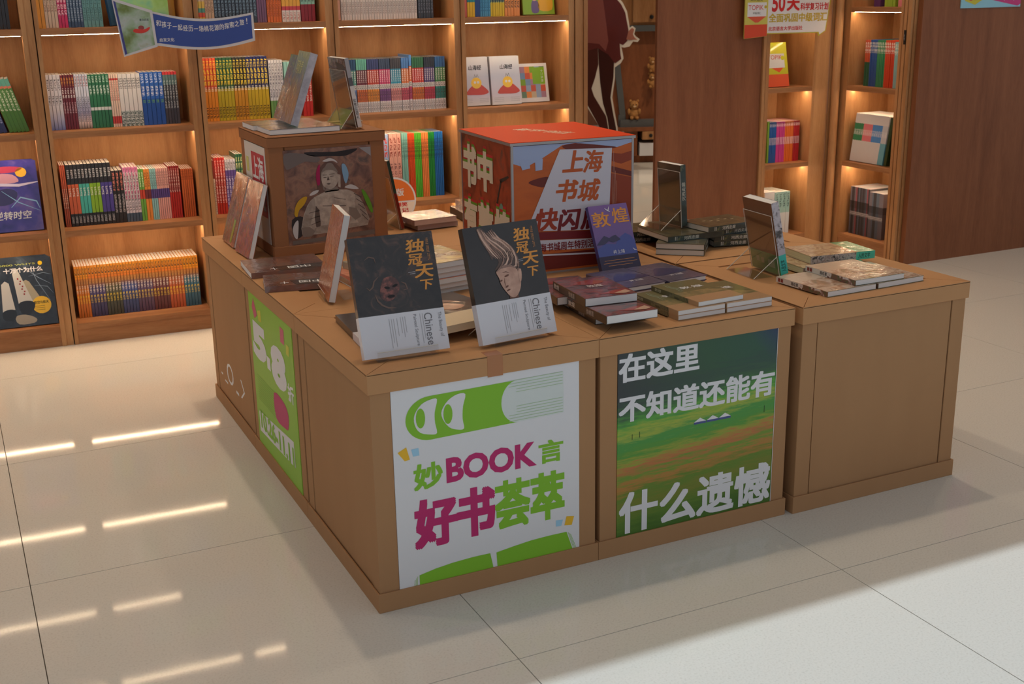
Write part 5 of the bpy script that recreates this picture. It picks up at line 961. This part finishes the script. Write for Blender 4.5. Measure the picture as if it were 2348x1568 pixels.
for s0, s1, n, h_, st, nm in ((.165, .205, 3, .24, [(0, (36, 96, 70)), (.52, (206, 90, 60))], 'green footed orange'), (.205, .258, 5, .242, [(0, (36, 86, 160)), (1, (40, 100, 180))], 'blue'), (.258, .318, 5, .242, [(0, (50, 140, 96)), (1, (60, 150, 100))], 'green'), (.318, .386, 5, .242, [(0, (214, 70, 44)), (1, (220, 80, 50))], 'orange red'), (.386, .44, 3, .235, [(0, (140, 190, 196)), (1, (150, 200, 206))], 'pale teal')):
    run(R_M, s0, s1, n, B3, h_, .17, sm('right_corner_'+nm.replace(' ', '_'), st, [((236, 236, 230), .72, .95, 20)], width=.4), 'slim %s book, third shelf, right corner bookcase' % nm, 'slim %s books of the right corner' % nm, t0=.05)
for s0, s1, n, c, nm in ((.12, .19, 4, (50, 140, 96), 'green'), (.19, .26, 5, (230, 130, 140), 'pink'), (.26, .335, 5, (80, 150, 220), 'sky blue'), (.335, .375, 2, (210, 214, 220), 'grey')):
    lo = (222, 220, 220) if nm != 'grey' else (110, 180, 200)
    m = sm('tilted_'+nm.replace(' ', '_'), [(0, lo), (.44, c), (.8, (228, 226, 226))], [((240, 240, 240), .56, .68, 60)], width=.42)
    st = (s1-s0)/n
    for i in range(n): spine_book(nth('white textbook with a %s band leaning in corner' % nm, i, n), 'white %s banded textbooks' % nm, R_M(s0+i*st-.012, .04, B2+.004) @ Matrix.Rotation(R(8), 4, 'Y'), st*.985, .262, .17, m)
spine_book('dark green book beside the leaning white textbooks', None, R_M(.372, .04, B2+.004) @ Matrix.Rotation(R(8), 4, 'Y'), .02, .258, .17, sm('dark_green_plain', [(0, (40, 70, 40)), (1, (46, 80, 46))]))
random.seed(3)
for i in range(24):
    c = random.choice([(60, 60, 70), (90, 86, 96), (120, 60, 70), (70, 84, 100), (46, 46, 52)]); nm = 'magazine_%d_%d_%d' % c
    m = bpy.data.materials.get(nm) or sm(nm, [(0, c), (.55, tuple(min(255, int(v*.8)) for v in c)), (.7, tuple(min(255, int(v*1.3)+20) for v in c))], [((206, 200, 200), .4, .48, 40)], width=.45)
    spine_book(nth('thin dark magazine on the lowest corner shelf', i, 24), 'thin dark magazines', R_M(.125+.0108*i, .05, B1), .0102, .262 if i < 14 else .25, .19, m)
run(R_M, .16, .21, 2, B4, .2, .15, sm('violet_pair', [(0, (90, 50, 110)), (1, (90, 50, 110))]), 'violet book on the upper right corner shelf', 'violet corner books'); run(R_M, .24, .32, 4, B4, .2, .15, sm('lime_lilac', [(0, (150, 190, 60)), (1, (150, 180, 190))]), 'lime book on the upper right corner shelf', 'lime corner books'); run(R_M, .34, .42, 2, B4, .2, .15, sm('rose_pair', [(0, (230, 140, 150)), (1, (230, 140, 150))]), 'rose book on the upper right corner shelf', 'rose corner books')
b = tag(MB().box(0, -.004, 0, .012, 0, .07).build('shelf_tag', INK, None, R_M(.515, -.0145, 1.13)), 'small black upright tag on the moulding of the right corner bookcase', 'tag')
e = empty('tag_print', frame((0, -.0045, 0), (1, 0, 0), (0, 0, 1), (0, -1, 0)), b); text(e, '文学', (.003, .02, .009, .05), WHITE, 0, rot=1)

# ------------------------------------------------------------------ signs
# blue wavy banner board with a picture book on the left bookcases
bm = shelf_M(0, -.022, 0)
SG = tag(empty('banner_sign', shelf_M(.06, -.022, 1.2)), 'blue wavy banner sign with white rim and a picture book, fixed to the bookcases', 'sign')
LM = frame((-.06, 0, -1.2), (1, 0, 0), (0, 0, 1), (0, -1, 0))
RIM = mat((206, 206, 212), .4); BLU = mat((56, 80, 156), .4)
def wave(x0, x1, top, bot, n=16):
    a = [(x0+(x1-x0)*i/n, top(i/n)) for i in range(n+1)]; c = [(x0+(x1-x0)*i/n, bot(i/n)) for i in range(n+1)]
    return a+c[::-1]
up_ = lambda u: 1.372-.035*math.sin(u*math.pi*.95)*(1-.2*u)-.012*u; dn_ = lambda u: 1.232-.028*math.sin(max(u-.05, 0)*math.pi*1.0)+.012*u
MB().prism(wave(.05, .474, up_, dn_), -.004, 0).build('banner_board', RIM, SG, LM); shape(SG, wave(.058, .464, lambda u: up_(u)-.010, lambda u: dn_(u)+.010), BLU, .0006, 'banner_print', LM)
te = empty('banner_text', LM, SG)
def wave_text(s, x0, x1, y0, hgt, dy, m, bold):
    n = len(s); w_ = (x1-x0)/n
    for i, ch in enumerate(s):
        u = (i+.5)/n
        if ch == '一': text(te, ch, (x0+w_*i+w_*.1, dy(u)+hgt*.45, x0+w_*(i+.9), dy(u)+hgt*.55), m, .0012); continue
        if ch == '！': text(te, '!', (x0+w_*i+w_*.4, dy(u), x0+w_*(i+.6), dy(u)+hgt), m, .0012, bold); continue
        text(te, ch, (x0+w_*i+w_*.06, dy(u), x0+w_*(i+.94), dy(u)+hgt), m, .0012, bold)
wave_text('和孩子一起经历一场桃花源的探索之旅！', .072, .455, 0, .024, lambda u: 1.312-.035*math.sin(u*math.pi*.95)*(1-.2*u)+.004*u, WHITE, .01)
text(te, '启发文化', (.080, 1.247, .140, 1.262), WHITE, .0012, .01)
BP = [(-.088, 1.418), (.058, 1.366), (.066, 1.232), (-.064, 1.198), (-.072, 1.205)]
MB().prism([(-.092, 1.425), (.062, 1.372), (.070, 1.228), (-.066, 1.192)], .001, .006).build('picture_board', RIM, SG, LM)
WIL = noise_mat('willow_pond_print', [(.3, (110, 130, 70)), (.45, (150, 176, 150)), (.6, (176, 190, 190)), (.75, (150, 150, 80))], 14, detail=3, rough=.35)
te2 = empty('picture_print', LM, SG)
shape(te2, [(-.082, 1.410), (.052, 1.364), (.060, 1.236), (-.058, 1.202)], WIL, .0065); shape(te2, [(-.086, 1.412), (-.078, 1.409), (-.053, 1.203), (-.062, 1.200)], mat((66, 70, 140), .4), .007)
shape(te2, smooth([(-.02, 1.29), (.01, 1.283), (.038, 1.292), (.046, 1.308), (.02, 1.298), (-.012, 1.302)], 3), mat((206, 60, 50), .4), .007, 'boat_print'); shape(te2, ell(.012, 1.305, .012, .009), mat((150, 70, 70), .4), .0068, 'boat_print'); text(te2, '夏日白溪', (.008, 1.332, .045, 1.341), INK, .007)
# language course sign by the corner
TS = tag(empty('course_sign', T(3.14, 2.735, 1.17)), 'white speech bubble sign with red and gold lettering beside the corner bookcases', 'sign')
LT = frame((0, 0, 0), (1, 0, 0), (0, 0, 1), (0, -1, 0)); OL = mat((190, 180, 60), .4)
def tz(x, z): return (x-3.14, z-1.17)
MB().prism([tz(3.155, 1.185), tz(3.50, 1.182), tz(3.505, 1.165), tz(3.552, 1.19), tz(3.575, 1.345), tz(3.575, 1.50), tz(3.155, 1.50)], -.004, 0).build('bubble_board', OL, TS, LT)
q = empty('bubble_print', LT, TS); shape(q, [tz(3.160, 1.190), tz(3.505, 1.187), tz(3.51, 1.173), tz(3.547, 1.193), tz(3.568, 1.345), tz(3.568, 1.495), tz(3.160, 1.495)], WHITE, .0006)
REDT = mat((206, 40, 40), .4); GLD = mat((196, 170, 60), .4)
text(q, '50', tz(3.19, 1.295)+tz(3.275, 1.385), REDT, .0012, .03); text(q, '天', tz(3.285, 1.298)+tz(3.37, 1.375), REDT, .0012, .03); text(q, '科学复习计划', tz(3.375, 1.300)+tz(3.56, 1.338), REDT, .0012, .02)
text(q, '全面巩固中级词汇', tz(3.172, 1.242)+tz(3.555, 1.288), GLD, .0012, .03); text(q, '北京语言大学出版社', tz(3.172, 1.200)+tz(3.395, 1.222), REDT, .0012, .02)
MB().prism([tz(3.015, 1.165), tz(3.160, 1.175), tz(3.160, 1.50), tz(3.015, 1.50)], .002, .008).build('book_board', mat((206, 196, 90), .4), TS, LT)
q2 = empty('book_board_print', LT, TS); shape(q2, [tz(3.015, 1.166), tz(3.158, 1.176), tz(3.158, 1.235), tz(3.015, 1.235)], mat((214, 74, 40), .4), .0086); shape(q2, [tz(3.03, 1.275), tz(3.150, 1.275), tz(3.150, 1.345), tz(3.03, 1.345)], WHITE, .0086); text(q2, 'TOPIK', tz(3.035, 1.308)+tz(3.13, 1.332), REDT, .0090); text(q2, '中级词汇', tz(3.065, 1.286)+tz(3.115, 1.298), INK, .009); shape(q2, ell(3.143-3.14, 1.322-1.17, .008, .008), GLD, .009); shape(q2, [tz(3.03, 1.275), tz(3.150, 1.275), tz(3.10, 1.245), tz(3.08, 1.245)], mat((220, 90, 60), .4), .0083); text(q2, '50天通关', tz(3.045, 1.350)+tz(3.125, 1.368), INK, .0090)
# poster on the end panel, cut by the top of the frame
PO = tag(MB().box(3.945, 2.185, 1.30, 4.36, 2.1895, 1.72).build('wall_poster', mat((150, 206, 226), .4)), 'bright poster at the top right on the large wooden end panel', 'poster')
q = empty('poster_print', frame((0, 2.1846, 0), (1, 0, 0), (0, 0, 1), (0, -1, 0)), PO)
shape(q, [(4.11, 1.345), (4.34, 1.305), (4.36, 1.315), (4.36, 1.72), (4.15, 1.72)], mat((206, 60, 130), .4), 0); shapes(q, [[(3.97, 1.335), (4.04, 1.315), (4.10, 1.345), (4.10, 1.38), (3.97, 1.37)]], mat((206, 196, 60), .4), .0005); shapes(q, [[(4.0+.03*i, 1.335+.004*i), (4.018+.03*i, 1.335+.004*i), (4.018+.03*i, 1.35+.004*i), (4.0+.03*i, 1.35+.004*i)] for i in range(3)], mat((206, 90, 60), .4), .001); shapes(q, [arc([(4.22, 1.34), (4.25, 1.365), (4.29, 1.36)], .006), arc([(4.25, 1.36), (4.24, 1.33)], .004), arc([(4.29, 1.36), (4.31, 1.33)], .004)], mat((206, 200, 214), .4), .0008)
# round orange sign hanging on the fourth bookcase
rs = tag(MB().prism(ell(1.055, .505, .108, .108, 28), -.004, 0).build('round_sign', WHITE, None, shelf_M(0, -.02, 0) @ LT), 'round orange and cream sign on the bookcase behind the buddha cube', 'sign')
shape(rs, [(1.055+.100*math.cos(R(a)), .505+.100*math.sin(R(a))) for a in range(-2, 183, 8)], mat((232, 120, 50), .4), .0006); shape(rs, [(1.055+.100*math.cos(R(a)), .501+.100*math.sin(R(a))) for a in range(-180, 1, 8)], mat((240, 222, 206), .4), .0006)
text(rs, '出版', (1.03, .525, 1.105, .56), WHITE, .0012, .02); text(rs, '爆笑', (1.06, .475, 1.12, .495), REDT, .0012, .02); text(rs, '日记', (1.06, .448, 1.125, .468), REDT, .0012, .02)

# ------------------------------------------------------------------ beyond the passage
ST = tag(empty('cardboard_standee', T(3.96, 5.5, 0, -.53)), 'life size cardboard cutout of a person in a dark red jacket beyond the passage', 'standee')
LS = frame((0, 0, 0), (1, 0, 0), (0, 0, 1), (0, -1, 0))
out = [(-.20, 0), (.06, 0), (.05, .05), (-.02, .10), (-.045, .40), (-.07, .526), (-.088, .631), (-.08, .69), (-.068, .777), (-.07, .855), (-.025, .885), (-.005, .92), (-.012, .965), (-.022, 1.005), (.0, 1.0), (.04, 1.008), (.066, 1.045), (.1, 1.04), (.116, 1.06), (.088, 1.08), (.074, 1.098), (.084, 1.14), (.06, 1.158), (.04, 1.145), (.018, 1.266), (-.015, 1.33), (-.06, 1.38), (-.16, 1.43), (-.165, 1.50), (-.135, 1.56), (-.14, 1.66), (-.19, 1.71), (-.26, 1.71), (-.32, 1.66), (-.325, 1.56), (-.29, 1.50), (-.30, 1.43), (-.40, 1.39), (-.45, 1.28), (-.47, 1.1), (-.45, .95), (-.40, .92), (-.38, .75), (-.33, .62), (-.28, .56), (-.18, .40), (-.17, .20), (-.22, .08), (-.24, .02)]
def inset(pts, d):
    a = sum(pts[i][0]*pts[(i+1) % len(pts)][1]-pts[(i+1) % len(pts)][0]*pts[i][1] for i in range(len(pts))); sgn = 1 if a > 0 else -1; o_ = []
    for i, p in enumerate(pts):
        p0, p1 = pts[i-1], pts[(i+1) % len(pts)]; dx, dy = p1[0]-p0[0], p1[1]-p0[1]; l = math.hypot(dx, dy) or 1
        o_.append((p[0]-dy/l*d*sgn, p[1]+dx/l*d*sgn))
    return o_
def tess(pts, z):
    from mathutils.geometry import tessellate_polygon
    return [(p[0], p[1], z) for p in pts], [tuple(t) for t in tessellate_polygon([[Vector((p[0], p[1], 0)) for p in pts]])]
b = MB(); n = len(out); v0, f0 = tess(out, -.012); v1, f1 = tess(out, 0); b.add(v0, [f[::-1] for f in f0]); b.add(v1, f1)
b.add([(p[0], p[1], -.012) for p in out]+[(p[0], p[1], 0) for p in out], [(i, (i+1) % n, n+(i+1) % n, n+i) for i in range(n)]); b.build('cutout_board', mat((214, 206, 196), .5), ST, LS)
def pr_(pts, col, z, name):
    b = MB(); v, f = tess(pts, z); b.add(v, f); b.add(v, [x[::-1] for x in f]); return b.build(name, mat(col, .4, coat=.3), ST, LS)
pr_([(-.39, 1.02), (-.20, 1.04), (-.195, .88), (-.22, .779), (-.247, .70), (-.228, .643), (-.164, .537), (-.135, .49), (-.10, .30), (-.09, .10), (-.15, .10), (-.17, .38), (-.268, .56), (-.32, .64), (-.37, .78)], (96, 46, 40), .0012, 'trouser_leg_print'); pr_([(-.20, 1.04), (-.075, .93), (-.080, .78), (-.098, .66), (-.102, .63), (-.084, .526), (-.058, .40), (-.03, .10), (-.09, .10), (-.10, .32), (-.125, .48), (-.131, .495), (-.159, .59), (-.18, .737), (-.192, .877)], (80, 38, 34), .0012, 'trouser_leg_print'); pr_([(-.22, .015), (-.02, .015), (.04, .03), (.02, .05), (-.03, .10), (-.16, .10), (-.20, .07)], (30, 24, 24), .0012, 'shoes_print')
pr_([(-.44, 1.0), (-.455, 1.15), (-.44, 1.27), (-.39, 1.375), (-.29, 1.42), (-.17, 1.42), (-.07, 1.365), (-.026, 1.315), (.005, 1.255), (.03, 1.13), (.022, 1.05), (-.01, 1.02), (-.035, 1.03), (-.028, .95), (-.022, .918), (-.07, .885), (-.12, .95), (-.20, 1.0), (-.40, .95)], (124, 56, 54), .002, 'jacket_print')
pr_([(-.30, 1.41), (-.17, 1.41), (-.14, 1.2), (-.12, 1.05), (-.14, .975), (-.19, 1.03), (-.28, 1.04), (-.33, 1.2)], (168, 98, 92), .003, 'shirt_print')
pr_([(.015, 1.06), (.05, 1.055), (.068, 1.06), (.098, 1.056), (.075, 1.075), (.062, 1.098), (.073, 1.135), (.055, 1.143), (.03, 1.12)], (206, 140, 120), .003, 'hand_print'); pr_([(-.31, 1.56), (-.28, 1.50), (-.27, 1.42), (-.19, 1.42), (-.18, 1.50), (-.15, 1.56), (-.15, 1.64), (-.31, 1.64)], (206, 150, 126), .003, 'face_print'); pr_([(-.32, 1.60), (-.30, 1.67), (-.23, 1.70), (-.16, 1.67), (-.14, 1.60), (-.17, 1.63), (-.29, 1.635)], (40, 32, 30), .004, 'hair_print'); pr_([(-.28, 1.585), (-.255, 1.59), (-.255, 1.58), (-.28, 1.578)], (30, 24, 24), .004, 'eye_print'); pr_([(-.21, 1.59), (-.185, 1.585), (-.185, 1.578), (-.21, 1.58)], (30, 24, 24), .004, 'eye_print'); pr_([(-.25, 1.525), (-.21, 1.525), (-.22, 1.517), (-.24, 1.517)], (150, 60, 60), .004, 'mouth_print')
MB().prism([(0, 0), (.25, 0), (0, .7)], -.01, .01).build('rear_strut', mat((190, 180, 170), .6), ST, frame((-.1, .013, 0), (0, 1, 0), (0, 0, 1), (1, 0, 0)))
# toy display counter behind it
TC = tag(empty('toy_counter', T(4.52, 6.25, 0, -.40)), 'brown toy display counter with drawers and a grey framed backboard beyond the passage', 'counter')
DW_ = wood('walnut_counter', (116, 68, 42), (150, 92, 58), (3, 3, .5)); GF = mat((92, 96, 98), .5)
MB().box(-.20, .02, 0, .9, .5, .06).build('plinth', DW_, TC); MB().box(-.02, -.02, .06, .02, .5, .27).build('leg_panel', DW_, TC); MB().box(.82, -.02, .06, .86, .5, .27).build('leg_panel', DW_, TC); MB().box(.02, .40, .06, .82, .5, .27).build('rear_panel', DW_, TC); MB().box(-.16, -.04, .27, .9, .5, .30).build('counter_top', DW_, TC)
for i in range(2):
    d = MB().box(.06+.36*i, -.045, .20, .40+.36*i, .36, .268).build('drawer', OAK, TC); MB().ball((.13+.36*i, -.055, .235), .016).build('knob', INK, d, smooth=True)
MB().box(-.20, .10, .30, .9, .13, 1.10).build('backboard', DW_, TC); MB().box(-.13, .06, .30, -.075, .10, .40).build('frame_foot', GF, TC)
MB().prism([(-.20, 1.10), (-.15, 1.10), (-.065, .36), (-.115, .36)], 0, .03).build('frame_rail', GF, TC, frame((0, .10, 0), (1, 0, 0), (0, 0, 1), (0, -1, 0))); MB().box(-.12, .02, .30, .9, .10, .36).build('frame_rail', GF, TC); MB().box(-.20, .03, 1.085, .9, .13, 1.135).build('frame_rail', GF, TC)
up = MB().box(-.24, .05, 1.135, .9, .5, 1.9).build('upper_cabinet', OAK, TC)
for j in range(2):
    for i in range(3):
        d = MB().box(-.02+.31*i, .03, 1.16+.22*j, .27+.31*i, .05, 1.35+.22*j).build('drawer', OAK, TC); MB().ball((.133+.31*i, .02, 1.20+.22*j), .018).build('knob', INK, d, smooth=True)
MB().box(.04, -.03, .062, .40, .30, .17).build('white_box', WHITE, TC)
def plush(label, x, y, z, s=1.0, col=(196, 140, 80)):
    t = tag(empty('plush_toy', TC.matrix_basis @ T(x, y, z)), label, 'plush toy', 'plush bears on the toy counter'); f = noise_mat('plush_fur', [(.3, tuple(int(c*.8) for c in col)), (.7, col)], 40, rough=.9) if 'plush_fur' not in bpy.data.materials else bpy.data.materials['plush_fur']
    MB().ball((0, 0, .055*s), (.045*s, .04*s, .055*s), 12).build('body', f, t, smooth=True); h_ = MB().ball((0, -.008*s, .135*s), .042*s, 12).build('head', f, t, smooth=True)
    for sx in (-1, 1):
        MB().ball((.034*sx*s, -.004, .172*s), .015*s).build('ear', f, h_, smooth=True); MB().ball((.015*sx*s, -.046*s, .142*s), .005*s).build('eye', INK, h_, smooth=True)
        MB().ball((.048*sx*s, -.015*s, .075*s), (.016*s, .016*s, .03*s)).build('arm', f, t, smooth=True); MB().ball((.025*sx*s, -.035*s, .018*s), (.018*s, .026*s, .018*s)).build('leg', f, t, smooth=True)
    MB().ball((0, -.045*s, .124*s), (.014*s, .01*s, .01*s)).build('muzzle', mat((222, 190, 150), .9), h_, smooth=True)
plush('larger plush bear sitting on the counter shelf', .0, .055, .3605, .9); plush('small plush bear on the right of the counter shelf', .30, .055, .3605, .8); plush('small plush bear hanging on the backboard, lower one', .15, .052, .62, .7); plush('small plush bear hanging on the backboard, upper one', .15, .052, .75, .7)
